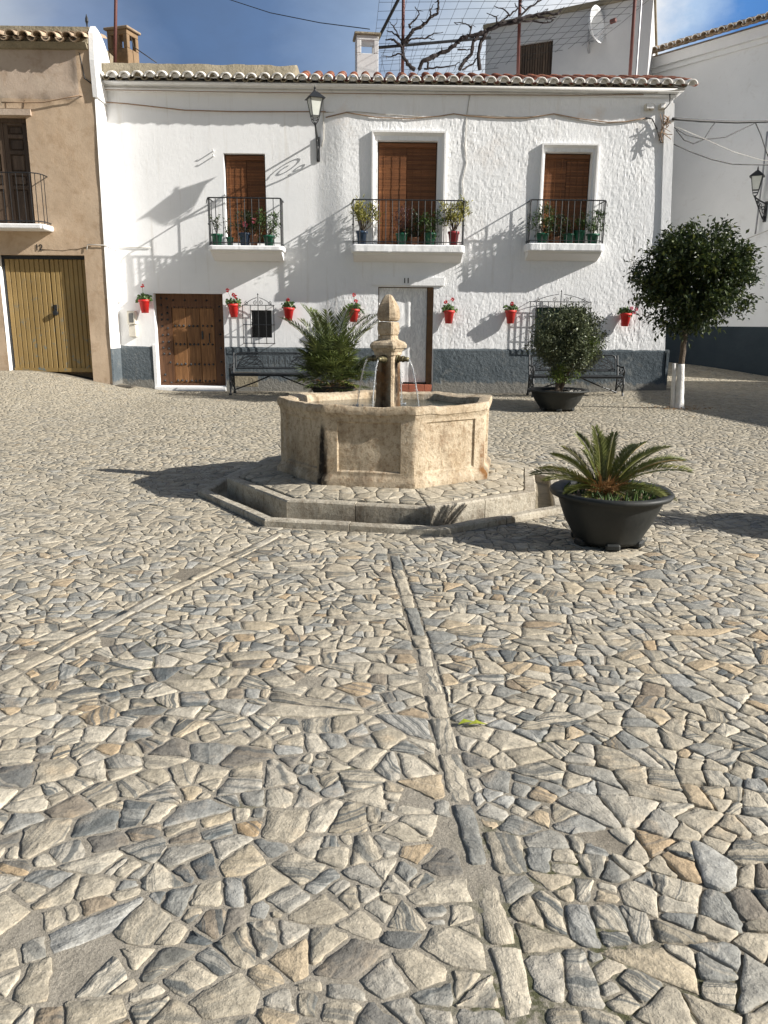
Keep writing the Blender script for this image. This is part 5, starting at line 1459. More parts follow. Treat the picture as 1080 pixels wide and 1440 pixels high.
def palm_pot():
    Y = 15.7; c = at(468, 553, Y); c.z = gz(c.x, Y); wr = (at(505, 545, Y).x - at(432, 545, Y).x) / 2
    t = thing('potted_palm', 'large bushy fan palm in a dark bowl beside the left bench', 'potted plant', c); zz = bowl(t, c, wr, .30)
    mb = MB(); top = c + Vector((0, 0, zz))
    for i in range(16):                     # upright feathery leaves
        az = [2.5, .35, 1.2, 2.0, 2.9, .75, -1.2, 3.4, .15, -2, -.4, 2.3, .6, 1.6, -1.6, 2.7][i]; frond(mb, top + Vector((U(-.12, .12), U(-.12, .12), .3)), az + U(-.1, .1), U(.95, 1.3), U(1.15, 1.5), U(.5, .9), 30, .27, .026, .013, .4, .2, 1, .10)
    for i in range(120):                     # fans on stalks, all round
        az = U(0, 2 * PI); el = U(-.25, 1.2); L = U(.2, .5); d = Vector((math.cos(az) * math.cos(el), math.sin(az) * math.cos(el), math.sin(el)))
        p0 = top + Vector((math.cos(az), math.sin(az), 0)) * U(.05, .28) + Vector((0, 0, U(.02, .5))); p1 = p0 + d * L
        mb.tube([p0, p0.lerp(p1, .5) + Vector((0, 0, .03)), p1], [.008, .006, .005], 4); sd = d.cross(Vector((U(-.3, .3), U(-.3, .3), 1))).normalized(); un = sd.cross(d)
        cr = rnd()
        for k in range(14):
            a = lerp(-1.75, 1.75, k / 13); dr = d * math.cos(a) + sd * math.sin(a) + un * (.25 + U(-.12, .12)); mb.leaf(p1, dr, un, U(.28, .44) * (1 - .18 * abs(a)), .034, .3, .2)
            mb.r[-4:] = [min(1, cr * .6 + .4 * rnd())] * 4
    mb.build('fronds', m_palm, t); d_ = MB()
    for i in range(12):
        az = U(0, 2 * PI); frond(d_, top + Vector((math.cos(az) * .2, math.sin(az) * .2, .1)), az, U(-.1, .5), U(.3, .5), 1.2, 14, .15, .013, .007, .3, .2, 1, .3)
    d_.build('dry_fronds', m_dryfrond, t)
palm_pot()

# little pots -----------------------------------------------------------------
def cup(root, c, rt, rb, h, mat, name='pot'):
    mb = MB(); mb.lathe([(rb, 0), (lerp(rb, rt, .8), h * .8), (rt * 1.0, h * .82), (rt * 1.08, h * .83), (rt * 1.10, h), (rt * .98, h), (rt * .9, h * .86)], c, 18); mb.build(name, mat, root, smooth=True)
WALLP = [(202, 432, 'red wall pot above the cream meter box, left of the studded door'), (328, 438, 'red wall pot between the studded door and the small barred window'),
         (405, 443, 'red wall pot just right of the small barred window'), (497, 445, 'red wall pot above the big palm, one tall bloom and trailing leaves'),
         (631, 447, 'red wall pot just right of the lace-curtained door'), (718, 447, 'red wall pot just left of the wide barred window'),
         (879, 451, 'red wall pot with pink blooms beside the tree crown near the house corner')]
def wall_pot(px, py, label, k):
    p = at(px, py, YF - .14); yw = face_y(p.x, p.z); c = Vector((p.x, yw - .135, p.z - .12)); t = thing('wall_flower_pot', label, 'flower pot', c, 'red pots hung along the house wall'); t.rotation_euler = (U(-.03, .03), U(-.07, .07), U(-.3, .3))
    cup(t, c, .115, .075, .28, m_redpot)
    h = MB(); h.tube([c + Vector((0, .06, .24)), c + Vector((0, .155, .25)), c + Vector((0, .165, .20))], .006, 5); h.build('hook', m_iron, t)
    g = MB(); f = MB(); top = c + Vector((0, 0, .27)); f.cm = 0
    lush = [.7, .55, .6, .55, .8, .7, .8][k]
    for i in range(int(95 * lush)):
        a = U(0, 2 * PI); r_ = U(.01, .13); z = U(0, .12) - r_ * .25; q = top + Vector((r_ * math.cos(a) * 1.1, r_ * math.sin(a) * .75, z)); g.tube([top + Vector((0, 0, -.03)), q], .003, 3)
        g.leaf(q, Vector((math.cos(a), U(-.3, .3), math.sin(a))), Vector((U(-.5, .5), -1, .5)), U(.05, .075), U(.05, .07), .2, .1)
    if k == 3:
        for i in range(18): q = top + Vector((U(.05, .2), U(-.08, .03), U(-.08, .04))); g.leaf(q, Vector((1, U(-.5, .5), U(-1, .2))), Vector((0, -.3, 1)), .08, .05)
    bl = [[(.0, .30)], [(-.1, .30), (.03, .2), (.08, .16)], [(-.02, .17)], [(-.03, .30), (.02, .18)], [(-.10, .18), (.05, .24)], [(.02, .15)], [(.20, .10), (.16, .03), (.1, .12)]][k]
    for bx_, bz_ in bl:
        q = top + Vector((bx_, U(-.06, 0), bz_)); g.tube([top, q], .004, 4)
        for i in range(16):
            d = Vector((random.gauss(0, 1), random.gauss(0, .4), random.gauss(.1, 1))).normalized(); f.leaf(q + d * .008, d, Vector((0, -1, .2)), .040, .036)
    g.build('plant', m_geran, t)
    if f.v: f.build('blooms', m_pinkfl if k == 6 else m_redfl, t)
for k, (a, b, l) in enumerate(WALLP): wall_pot(a, b, l, k)
def balc_pot(B, px, dy, rt, h, mat, kind, label):
    x0, x1, zt, YB = B; Y = YB + dy; p = at(px, 325, Y); c = Vector((min(max(p.x, x0 + rt + .03), x1 - rt - .03), Y, zt + .004))
    t = thing('balcony_pot', label, 'flower pot', c, 'potted plants on the balconies'); cup(t, c, rt, rt * .72, h, mat); top = c + Vector((0, 0, h * .9)); g = MB(); w = MB(); f = MB()
    if kind == 'euph':                      # woody fork with yellow-green tufts
        for i in range(13):
            a = U(0, 2 * PI); e = top + Vector((math.cos(a) * U(.08, .34), math.sin(a) * U(.02, .16), U(.28, .58))); m = top.lerp(e, .5) + Vector((U(-.04, .04), U(-.03, .03), -.03)); w.tube([top, m, e], [.014, .010, .006], 5)
            for j in range(46):
                d = Vector((random.gauss(0, .6), random.gauss(0, .6), random.gauss(.7, .5))); g.leaf(e + Vector((random.gauss(0, .05), random.gauss(0, .05), random.gauss(-.03, .06))), d, Vector((U(-.5, .5), -1, .3)), U(.06, .11), .022)
        g.build('plant', m_yellowg, t); w.build('stem', m_bark, t)
    elif kind in ('bush', 'purple', 'dark'):
        big = {'bush': (.28, .20, .30, 700), 'purple': (.2, .15, .28, 340), 'dark': (.28, .16, .24, 520)}[kind]
        cl = fol(g, top + Vector((0, 0, big[2] * .9)), big[:3], big[3], .06, .026, 22, .05, .2, .4)
        for q, d in cl[:10]: w.tube([top, top.lerp(top + Vector((0, 0, big[2] * .9)) + q, .5) + Vector((0, 0, .03)), top + Vector((0, 0, big[2] * .9)) + q], [.008, .006, .003], 4)
        g.build('plant', {'bush': m_geran, 'purple': m_purple, 'dark': m_darkl}[kind], t); w.build('stem', m_bark, t)
    elif kind in ('leggy', 'rose', 'twig'):
        n = 7
        for i in range(n):
            a = U(0, 2 * PI); e = top + Vector((math.cos(a) * U(.03, .15), math.sin(a) * U(.02, .1), U(.15, .42))); w.tube([top, top.lerp(e, .5) + Vector((U(-.03, .03), 0, 0)), e], [.008, .006, .004], 4)
            for j in range(9 if kind != 'twig' else 5): g.leaf(top.lerp(e, U(.35, 1)) + Vector((U(-.03, .03), U(-.03, .03), U(-.02, .03))), Vector((random.gauss(0, 1), random.gauss(0, .7), random.gauss(.3, .6))), Vector((0, 0, 1)), U(.05, .09), U(.03, .05))
        g.build('plant', m_geran, t); w.build('stem', m_bark, t)
        if kind == 'rose':
            for q in (Vector((-.17, -.05, .22)), Vector((.02, -.08, .30))):
                for i in range(26): d = Vector((random.gauss(0, 1), random.gauss(0, 1), random.gauss(0, 1))).normalized(); f.leaf(top + q + d * .02, d, Vector((0, 0, 1)), .055, .045)
            f.build('blooms', m_pinkfl, t)
for a in [(B1, 305, .16, .115, .23, m_greenpot, 'leggy', 'green pot with a leggy leafy plant at the left corner of the left balcony'),
          (B1, 323, .20, .075, .17, m_greenpot, 'twig', 'small green pot with thin twigs, second on the left balcony'),
          (B1, 344, .18, .125, .26, m_bluepot, 'dark', 'dark blue pot with a dull bushy plant mid left balcony'),
          (B1, 357, .17, .09, .22, m_clay, 'rose', 'brown clay pot with a pink bloom on the left balcony'),
          (B1, 378, .15, .12, .21, m_greenpot, 'bush', 'green pot with a yellow-green bush at the right corner of the left balcony'),
          (B2, 509, .16, .115, .27, m_bluepot, 'euph', 'blue pot with yellow-green succulent at the left end of the middle balcony'),
          (B2, 565, .20, .125, .24, m_greenpot, 'purple', 'green pot with purplish foliage in the middle balcony'),
          (B2, 583, .22, .11, .16, m_clay, 'dark', 'clay pot hidden under dark foliage in the middle balcony'),
          (B2, 605, .18, .125, .25, m_greenpot, 'bush', 'green pot with a leafy bush before the shaded half of the middle blind'),
          (B2, 638, .15, .115, .28, m_darkredpot, 'euph', 'brick-red pot with yellow-green succulent at the right end of the middle balcony'),
          (B3, 763, .16, .13, .20, m_greenpot, 'bush', 'green pot with an open shrub at the left corner of the right balcony'),
          (B3, 783, .20, .10, .14, m_clay, 'dark', 'clay pot under dark foliage on the right balcony'),
          (B3, 800, .18, .12, .20, m_greenpot, 'twig', 'green pot with few twigs mid right balcony'),
          (B3, 815, .20, .12, .27, m_greenpot, 'twig', 'tall green pot with sparse stems on the right balcony'),
          (B3, 834, .15, .13, .20, m_greenpot, 'bush', 'green pot with an airy shrub at the right corner of the right balcony')]: balc_pot(*a)

# ------------------------------------------------------------------ lanterns
def lantern(loc, rz, arm, label, tilt, sc=1.):
    """wall lantern: local +x away from the wall, lantern standing on the end of its bracket"""
    t = thing('wall_lantern', label, 'lantern', loc, None, rz)
    Mx = Matrix.Translation((arm, 0, .12)) @ Matrix.Rotation(tilt, 4, 'Z') @ Matrix.Scale(sc, 4)
    def put(mb): mb.v = [tuple(Mx @ Vector(p)) for p in mb.v]; return mb
    hb, ht, z0, z1 = .085, .150, .17, .55
    f = MB()
    for sx in (-1, 1):
        for sy in (-1, 1): f.tube([(sx * hb, sy * hb, z0), (sx * ht, sy * ht, z1)], .012, 4); f.tube([(sx * hb, sy * hb, z0), (sx * .06, sy * .06, .06), (sx * .02, sy * .02, 0)], .009, 4)
    for h, z in ((hb, z0), (ht, z1), (.068, .10)):
        f.tube([(-h, -h, z), (h, -h, z), (h, h, z), (-h, h, z), (-h, -h, z)], .012, 4)
    f.lathe([(.03, -.02), (.035, .0), (.02, .03), (.0, .04)], (0, 0, 0), 8)
    put(f).build('lantern_frame', m_iron, t, local=True)
    g = MB(); g.new(); h0, h1 = hb - .004, ht - .004
    g.add([(-h0, -h0, z0), (h0, -h0, z0), (h0, h0, z0), (-h0, h0, z0), (-h1, -h1, z1), (h1, -h1, z1), (h1, h1, z1), (-h1, h1, z1)], [(0, 1, 5, 4), (1, 2, 6, 5), (2, 3, 7, 6), (3, 0, 4, 7), (3, 2, 1, 0)]); put(g).build('glass', m_lampglass, t, local=True)
    r = MB(); e = .205; r.new()
    r.add([(-e, -e, z1 - .01), (e, -e, z1 - .01), (e, e, z1 - .01), (-e, e, z1 - .01), (-.05, -.05, z1 + .145), (.05, -.05, z1 + .145), (.05, .05, z1 + .145), (-.05, .05, z1 + .145)], [(0, 1, 5, 4), (1, 2, 6, 5), (2, 3, 7, 6), (3, 0, 4, 7), (3, 2, 1, 0), (4, 5, 6, 7)])
    r.lathe([(.05, z1 + .14), (.03, z1 + .17), (.018, z1 + .20), (.03, z1 + .225), (.012, z1 + .25), (0, z1 + .30)], (0, 0, 0), 8); put(r).build('lantern_roof', m_iron, t, local=True)
    b = MB(); b.box(-.0, .03, -.035, .035, -.42, .06); b.tube([(.02, 0, .0), (arm * .5, 0, .04), (arm, 0, .10)], .018, 6); b.tube([(.02, 0, -.40), (arm * .25, 0, -.33), (arm * .62, 0, -.12), (arm * .97, 0, .08)], .015, 6)
    for cx, cz, r_, s_ in ((.16, -.16, .11, 1), (.36, -.06, .075, -1), (.52, .0, .045, 1), (.10, -.31, .05, -1)):
        pts = [(cx * arm / .72 + r_ * (1 - .75 * i / 20) * math.cos(s_ * i * .42), 0, cz + r_ * (1 - .75 * i / 20) * math.sin(s_ * i * .42)) for i in range(21)]; b.tube(pts, .011, 5)
    b.build('bracket', m_iron, t, local=True); return t
w_ = at(447, 196, YF); lantern((w_.x, face_y(w_.x, w_.z) - .002, w_.z), -PI / 2, .84, 'black wall lantern on the white facade between two balconies', R(20), .84)
q = onp(1078, 287, RP, RN); lantern((q.x, q.y, q.z), math.atan2(RN.y, RN.x), .60, 'black lantern on the shaded wall of the side-street house', R(25), .82)

# ------------------------------------------------------------------ iron benches
def bench(px0, px1, Y, label):
    a, b = at(px0, 553, Y), at(px1, 553, Y); W = b.x - a.x; c = Vector(((a.x + b.x) / 2, Y, gz((a.x + b.x) / 2, Y)))
    t = thing('iron_bench', label, 'bench', c, 'cast iron benches along the house'); hw = W / 2
    sy = lambda z: .26 + .12 * (z - .43)      # backrest rake: local y grows to the wall
    for s_ in (-1, 1):
        x = s_ * hw; e = MB(); X = lambda y, z: c + Vector((x, y, z))
        e.tube([X(-.24, 0), X(-.20, .10), X(-.24, .28), X(-.20, .42), X(-.24, .55), X(-.16, .63), X(.05, .62), X(.24, .64)], [.024, .018, .02, .02, .018, .02, .018, .018], 6)
        e.tube([X(.32, 0), X(.26, .15), X(.22, .42), X(.28, .64), X(.335, .86)], [.024, .02, .022, .02, .018], 6)
        e.tube([X(-.22, .41), X(0, .40), X(.23, .42)], .020, 6); e.tube([X(-.20, .08), X(-.05, .22), X(.15, .20), X(.28, .08)], .013, 5)
        for cy, cz, r_, q in ((-.10, .30, .09, 1), (.10, .30, .09, -1), (-.10, .53, .07, -1), (.08, .53, .07, 1)):
            e.tube([X(cy + r_ * (1 - .7 * i / 16) * math.cos(q * i * .5), cz + r_ * (1 - .7 * i / 16) * math.sin(q * i * .5)) for i in range(17)], .010, 5)
        for y in (-.24, .32): e.lathe([(.035, 0), (.035, .02), (.02, .04)], X(y, 0), 8)
        e.build('end_frame', m_bench, t)
    s = MB()
    for y in (-.21, -.12, -.03, .06, .15, .215):
        s.bbox(c.x - hw, c.x + hw, c.y + y - .034, c.y + y + .034, c.z + .424, c.z + .446, .006)
    s.tube([c + Vector((-hw, -.22, .41)), c + Vector((hw, -.22, .41))], .016, 5)
    s.build('seat', m_bench, t)
    b = MB(); z0, z1 = .53, .86; Bk = lambda x, z: c + Vector((x, sy(z), z)); h2 = hw - .05
    r_ = .07; fr = [Bk(-h2, z0 + .0), Bk(-h2, z1 - r_), Bk(-h2 + .02, z1 - .02), Bk(-h2 + r_, z1)] + [Bk(h2 - r_, z1), Bk(h2 - .02, z1 - .02), Bk(h2, z1 - r_), Bk(h2, z0), Bk(-h2, z0)]; b.tube(fr, .017, 6)
    for sd in (-1, 1):                        # sweeping leaf-like curves toward each end
        for k in range(7):
            x0 = sd * (h2 * (.30 + .02 * k)); x1 = sd * h2 * (.62 + .36 * ((k * 37) % 7) / 6); za = z0 + .02 + .29 * k / 7; zb_ = z0 + .03 + .28 * (6 - k) / 7
            b.tube([Bk(lerp(x0, x1, i / 12), min(z1 - .01, max(z0 + .01, lerp(za, zb_, i / 12) + .10 * math.sin(PI * i / 12) * (1 if k % 2 else -.6)))) for i in range(13)], .009, 5)
        for k in range(4): 
            b.tube([Bk(sd * lerp(h2 * .99, h2 * .45, i / 12), z0 + .02 + (.10 + .075 * k) * math.sin(PI * .5 * i / 12 * 1.6 if i < 8 else PI * .5 * (1 - (i - 8) / 12))) for i in range(13)], .008, 5)
    for k in range(5):                        # key pattern in the middle
        x = lerp(-h2 * .28, h2 * .28, k / 4); w = h2 * .055
        b.tube([Bk(x - w, z0 + .02), Bk(x - w, z1 - .06), Bk(x + w, z1 - .06), Bk(x + w, z0 + .10), Bk(x, z0 + .10), Bk(x, z1 - .14)], .009, 4)
    b.tube([Bk(-h2, z1 - .035), Bk(h2, z1 - .035)], .009, 5); b.tube([Bk(-h2, z0 + .03), Bk(h2, z0 + .03)], .009, 5)
    b.build('backrest', m_bench, t)
    g = MB()
    for sd in (-1, 1): g.tube([c + Vector((sd * hw, .20, .07)), c + Vector((sd * hw * .5, .10, .24)), c + Vector((sd * .06, .0, .41))], .016, 6)
    g.build('brace', m_bench, t); return t
bench(327, 448, 16.85, 'dark iron bench between the studded door and the palm')
bench(746, 871, 16.75, 'dark iron bench under the wide barred window behind the potted shrub')

# ------------------------------------------------------------------ small fixtures and cables
p0, p1 = at(179, 437, YF), at(193, 474, YF); c = Vector(((p0.x + p1.x) / 2, YF + .085, p1.z)); t = thing('meter_box', 'cream electricity meter box with a grey window left of the studded door', 'meter box', c)
w, h = p1.x - p0.x, p0.z - p1.z
mb = MB(); mb.bbox(p0.x, p1.x, YF - .06, YF + .12, p1.z + h * .48, p0.z, .015); mb.bbox(p0.x + .015, p1.x - .01, YF - .03, YF + .12, p1.z, p1.z + h * .46, .012); mb.build('case', m_beige, t)
mb = MB(); mb.bbox(p0.x + .045, p1.x - .04, YF - .066, YF - .058, p1.z + h * .56, p0.z - .05, .003); mb.build('window', m_meterwin, t)
for (a, b, c_, d, lab, nm) in ((906, 147, 918, 156, 'twin white junction boxes under the right end of the eave', 'junction_box'), (926, 147, 933, 155, 'square pinkish junction box nearest the house corner', 'junction_box')):
    p0, p1 = at(a, b, YF), at(c_, d, YF); o = thing(nm, lab, 'junction box', ((p0.x + p1.x) / 2, YF, p1.z)); mb = MB()
    if a == 906:
        m_ = (p0.x + p1.x) / 2; mb.bbox(p0.x, m_ - .006, YF - .09, YF + .02, p1.z, p0.z, .012); mb.bbox(m_ + .006, p1.x, YF - .09, YF + .02, p1.z, p0.z, .012)
    else: mb.bbox(p0.x, p1.x, YF - .10, YF + .02, p1.z, p0.z, .012)
    mb.build('case', m_beige, o); l = MB(); l.bbox(p0.x + .02, p1.x - .02, YF - .115, YF - .105, p1.z + .02, p0.z - .02, .004); l.build('cover', m_whitesm, o)
def cable(name, label, pts, r, mat, n=5, sag=0, dense=1):
    out = []
    for a, b in zip(pts, pts[1:]):
        a, b = Vector(a), Vector(b); m = max(2, int((b - a).length / .25))
        for i in range(m):
            t = i / m; out.append(a.lerp(b, t) - Vector((0, 0, sag * 4 * t * (1 - t))))
    out.append(Vector(pts[-1])); mb = MB(); mb.tube(out, r, n); o = mb.build(name, mat, None, smooth=True); return tag(o, label, 'cable')
def on_wall(lst, lift=.02):
    out = []
    for px, py in lst: p = at(px, py, YF); q = at(px, py, face_y(p.x, p.z) - lift); out.append(q)
    return out
cable('wall_cable', 'pale cable pinned along the underside of the cornice', [at(x, y, YF - .075) for x, y in ((136, 120), (250, 123), (420, 126), (560, 128), (700, 130), (840, 131), (925, 130))], .010, m_cablew)
cable('wall_cable', 'grey cable running just below the cornice', [at(x, y, YF - .05) for x, y in ((137, 126), (300, 129), (460, 131), (640, 133), (800, 134), (905, 133))], .008, m_cablet)
cable('wall_cable', 'sagging cable across the upper right facade above the windows', on_wall([(458, 165), (487, 158), (530, 165), (575, 167), (620, 163), (638, 160), (660, 163), (700, 166), (740, 166), (779, 160), (815, 167), (855, 172), (880, 171), (908, 166)]), .011, m_cablet)
cable('wall_cable', 'second pale cable looping across the upper facade', on_wall([(455, 158), (500, 157), (545, 161), (600, 165), (640, 161), (690, 163), (730, 165), (780, 161), (800, 167), (850, 174), (905, 168)], .012), .008, m_cablew)
cable('wall_cable', 'dark cable crossing the upper left facade from the brown house', [at(2, 144, YB_ - .06), at(60, 144, YB_ - .06), at(112, 134, YB_ - .07), at(140, 143, YF - .03)] + on_wall([(180, 146), (260, 155), (330, 157), (400, 157), (458, 157)], .05), .013, m_cablet)
cable('wall_cable', 'thin cable dropping down the facade right of the middle window', on_wall([(661, 132), (656, 165), (654, 205), (656, 230), (650, 255), (652, 285)], .012), .009, m_cablew)
cable('wall_cable', 'white conduit beside the facade lantern', on_wall([(454, 140), (455, 170), (455, 196), (452, 206)], .015), .012, m_cablew)
cable('wall_cable', 'black cable looping round the brown house eave', [at(0, 63, YB_ - .06), at(60, 64, YB_ - .05), at(100, 64, YB_ - .04), at(112, 75, YB_ - .04), at(116, 95, YB_ - .04), at(119, 110, YB_ - .04), at(128, 117, YB_ - .04), at(134, 122, YF - .06)], .014, m_cable)
cable('wall_cable', 'cable crossing from the brown house at the level of the garage lintel', [at(122, 352, YB_ - .03), at(123, 344, YB_ - .03), at(150, 345, YB_ - .03)] + on_wall([(170, 347), (190, 348), (212, 348)], .02), .010, m_cablew)
e0 = at(946, 167, YF - .12)
far = lambda px, py: onp(px, py, RP + RN * .15, RN)
cable('street_cable', 'thick bundled cable spanning from the house corner to the side street', [e0, at(985, 170, 18.2), at(1035, 172, 18.8), at(1110, 170, 19.4)], .028, m_cable, 6)
cable('street_cable', 'loose loop of cable hanging under the thick span', [at(951, 183, YF - .05), at(962, 197, 17.8), at(975, 202, 18), at(990, 196, 18.1), at(1000, 180, 18.2), at(1006, 172, 18.4)], .012, m_cable)
cable('street_cable', 'long slack cable swinging below the thick span', [at(946, 178, YF), at(965, 190, 17.9), at(990, 196, 18.1), at(1020, 193, 18.4), at(1045, 181, 18.7), at(1062, 173, 18.9)], .011, m_cable)
cable('street_cable', 'lowest black cable drooping towards the side street lantern', [at(948, 203, YF), at(970, 213, 18), at(1000, 224, 18.3), at(1030, 231, 18.6), at(1080, 232, 19), at(1120, 228, 19.3)], .012, m_cable)
cable('street_cable', 'black cable falling from the thick span at the picture edge', [at(1062, 172, 18.9), at(1070, 190, 18.95), at(1078, 215, 19), at(1090, 240, 19)], .013, m_cable)
cable('street_cable', 'thin grey wire low across the side street', [at(950, 178, YF), at(990, 195, 18), at(1030, 213, 18.4), at(1070, 225, 18.7), at(1100, 228, 19)], .006, m_cablew)
cable('wall_cable', 'grey conduit up the side-street house wall', [far(1079, 185), far(1072, 250), far(1062, 329)], .022, m_metalgrey)
cable('wall_cable', 'slanting wires over the side-street house wall', [far(1050, 336), far(1080, 324), far(1110, 315)], .012, m_cablew)
# twisted knot of wires at the corner
mb = MB()
for k in range(16):
    a = at(U(928, 944), U(158, 190), YF - U(.08, .13)); b = at(U(926, 946), U(160, 202), YF - U(.08, .16)); m1 = a.lerp(b, .5) + Vector((U(-.12, .12), U(-.08, .02), U(-.12, .08))); mb.tube([a, a.lerp(m1, .5) + Vector((U(-.04, .04), 0, U(-.04, .04))), m1, b.lerp(m1, .5), b], U(.006, .012), 5)
tag(mb.build('cable_knot', m_cablet), 'tangle of tan wires and clamps at the house corner', 'cable')
mb = MB(); p = at(943, 150, YF - .1); mb.tube([at(942, 132, YF - .08), at(942, 145, YF - .09), at(938, 150, YF - .1), at(934, 154, YF - .11)], .012, 5)
mb.tube(on_wall([(908, 166), (917, 167), (924, 182), (929, 200), (940, 201)], .03), .013, 5); tag(mb.build('wall_cable', m_cable, None, True), 'black cable bent down beside the junction boxes', 'cable')
cable('sky_cable', 'thin aerial cable crossing the sky to the middle chimney', [at(300, -8, 24), at(380, 18, 23), at(450, 32, 22), at(520, 41, 21)], .012, m_cable, 4)
cable('sky_cable', 'guy wire from the left chimney down to the roof', [at(184, 52, 18.7), at(188, 66, 18.7), at(220, 88, 18.6)], .012, m_cable, 4)
def pole(name, label, a, b, r, mat, cat='pole'):
    mb = MB(); mb.tube([a, a.lerp(b, .5), b], r, 8); return tag(mb.build(name, mat, None, True), label, cat)
pole('aerial_pole', 'rusty red pole standing against the left chimney', at(163.5, -40, 18.3), at(161.5, 90, 18.3), .034, m_rust)
# pergola on the roof terrace
YP = 19.4; pg = thing('pergola', 'rusty pole pergola with wire net over the roof terrace', 'pergola', at(650, 100, YP))
for a, b in (((568, -60), (566, 104)), ((733, -60), (728, 112)), ((897, -60), (885, 116))):
    mb = MB(); mb.tube([at(*a, YP), at(*b, YP)], .038, 8); mb.build('post', m_rust, pg, smooth=True)
mb = MB(); mb.tube([at(532, 67, YP), at(690, 53, YP + .5)], .032, 6); mb.build('beam', m_iron, pg); mb = MB(); mb.tube([at(566, -12, YP - .4), at(526, 66, YP)], .034, 6); mb.build('strut', m_iron, pg)
mb = MB(); mb.tube([at(906, -60, YP + .2), at(894, 112, YP + .2)], .022, 6); mb.build('conduit', m_metalgrey, pg)
mb = MB(); zn = 8.35
A, B_, C_, D_ = at(560, -25, YP - .6), at(905, -40, YP - .6), at(880, 40, YP + 3), at(545, 66, YP + .6)
A, B_ = Vector((.2, 18.2, 8.55)), Vector((6.6, 18.2, 8.8)); D_, C_ = Vector((-.1, 23.5, 7.9)), Vector((5.2, 23.0, 8.3))
for i in range(22):
    t = i / 21; mb.tube([A.lerp(B_, t) + Vector((U(-.03, .03), 0, 0)), D_.lerp(C_, t).lerp(A.lerp(B_, t), .5) - Vector((0, 0, .06)), D_.lerp(C_, t)], .0045, 3)
for i in range(15):
    t = i / 14; mb.tube([A.lerp(D_, t), A.lerp(D_, t).lerp(B_.lerp(C_, t), .5) - Vector((0, 0, U(.03, .12))), B_.lerp(C_, t)], .0045, 3)
for i in range(9):
    x = lerp(540, 680, i / 8); mb.tube([at(x + 8, 60, YP + .1), at(x + U(-8, 8), 80, YP + .1), at(x + U(-5, 5), 104, YP + .1)], .0045, 3)
for y in (72, 84): mb.tube([at(535, y + 2, YP + .1), at(685, y - 8, YP + .3)], .0045, 3)
mb.build('wire_net', m_cable, pg)
# old grape vine
vn = thing('grape_vine', 'bare black grape vine twisting over the pergola wires', 'vine', at(670, 100, YP)); mb = MB()
def vine(lst, r0, r1, Y=YP - .15):
    pts = [at(500 + x / 4.909, y / 4.909, Y + .10 * nz(x * .01, y * .01) + .12 * i / len(lst)) for i, (x, y) in enumerate(lst)]
    out = []
    for a, b in zip(pts, pts[1:]):
        for k in range(4): out.append(a.lerp(b, k / 4) + Vector((U(-.012, .012), U(-.02, .02), U(-.014, .014))))
    out.append(pts[-1]); n = len(out); mb.tube(out, [lerp(r0, r1, i / (n - 1)) * U(.85, 1.2) for i in range(n)], 6)
    for p in out[4::3]:
        if rnd() < .55: d = Vector((U(-1, 1), U(-.4, .4), U(-.5, 1))).normalized() * U(.05, .14); mb.tube([p, p + d * .6 + Vector((U(-.02, .02), 0, U(-.02, .02))), p + d], [r1 * .8 + .004, .007, .004], 4)
for l, a, b in (([(410, 485), (360, 440), (330, 390), (322, 330), (325, 285)], .045, .04), ([(325, 330), (270, 280), (235, 270), (205, 275)], .03, .012), ([(325, 285), (285, 245), (250, 220), (215, 212)], .025, .01), ([(300, 250), (262, 185), (235, 150)], .02, .008), ([(262, 185), (285, 155)], .012, .006),
                ([(330, 290), (375, 240), (400, 205), (460, 185), (520, 120), (565, 95), (575, 20), (565, -10)], .045, .022), ([(520, 120), (515, 70), (530, 40)], .022, .009), ([(375, 195), (370, 170), (420, 125), (440, 90), (410, 45)], .026, .009), ([(345, 300), (400, 265), (480, 265), (545, 270)], .025, .009), ([(480, 265), (540, 230), (605, 222)], .018, .008),
                ([(325, 380), (290, 372), (240, 390), (180, 388)], .022, .008), ([(440, 480), (460, 425), (560, 375), (640, 345), (700, 300), (730, 265), (790, 250), (870, 225), (920, 205), (1000, 170), (1090, 145)], .05, .045), ([(500, 475), (500, 420), (570, 380)], .03, .02), ([(730, 265), (790, 240), (800, 190), (760, 165), (680, 155)], .026, .008), ([(790, 190), (815, 175)], .012, .006),
                ([(720, 480), (750, 420), (800, 375), (810, 290), (850, 245), (910, 215)], .042, .04), ([(855, 485), (845, 390), (860, 300), (900, 230)], .045, .045), ([(700, 340), (760, 345), (805, 335)], .018, .01), ([(470, 480), (560, 465), (660, 460), (720, 430)], .025, .009), ([(740, 480), (810, 440), (835, 400)], .025, .015),
                ([(1090, 145), (1200, 110), (1300, 90), (1395, 95), (1420, 70)], .05, .02), ([(980, 170), (970, 120), (905, 90)], .024, .008), ([(990, 165), (1060, 100), (1020, 60), (955, 40)], .026, .008), ([(1060, 110), (1120, 60), (1100, 20)], .022, .01), ([(1090, 150), (1190, 60), (1260, 10), (1290, -5)], .03, .016), ([(1180, 75), (1140, 40), (1150, 0)], .016, .008),
                ([(1250, 105), (1330, 130), (1380, 120)], .03, .012), ([(1300, 90), (1330, 60)], .012, .006), ([(1000, 175), (1130, 150), (1220, 145), (1320, 160), (1370, 135)], .03, .012)): vine(l, a * .95, b * .9)
mb.build('branches', m_vine, vn)
p = gr(46, 518, .42); mh = gz(p.x, p.y); mb = MB(); mb.lathe([(.36, -.02), (.36, .012), (.33, .016), (.325, .008), (.1, .010), (0, .010)], (p.x, p.y, mh), 28); o = mb.build('manhole_cover', m_manhole); tag(o, 'round iron manhole cover in front of the mustard garage', 'manhole cover')
p = gr(168, 535, .25); mb = MB(); z = gz(p.x, p.y)
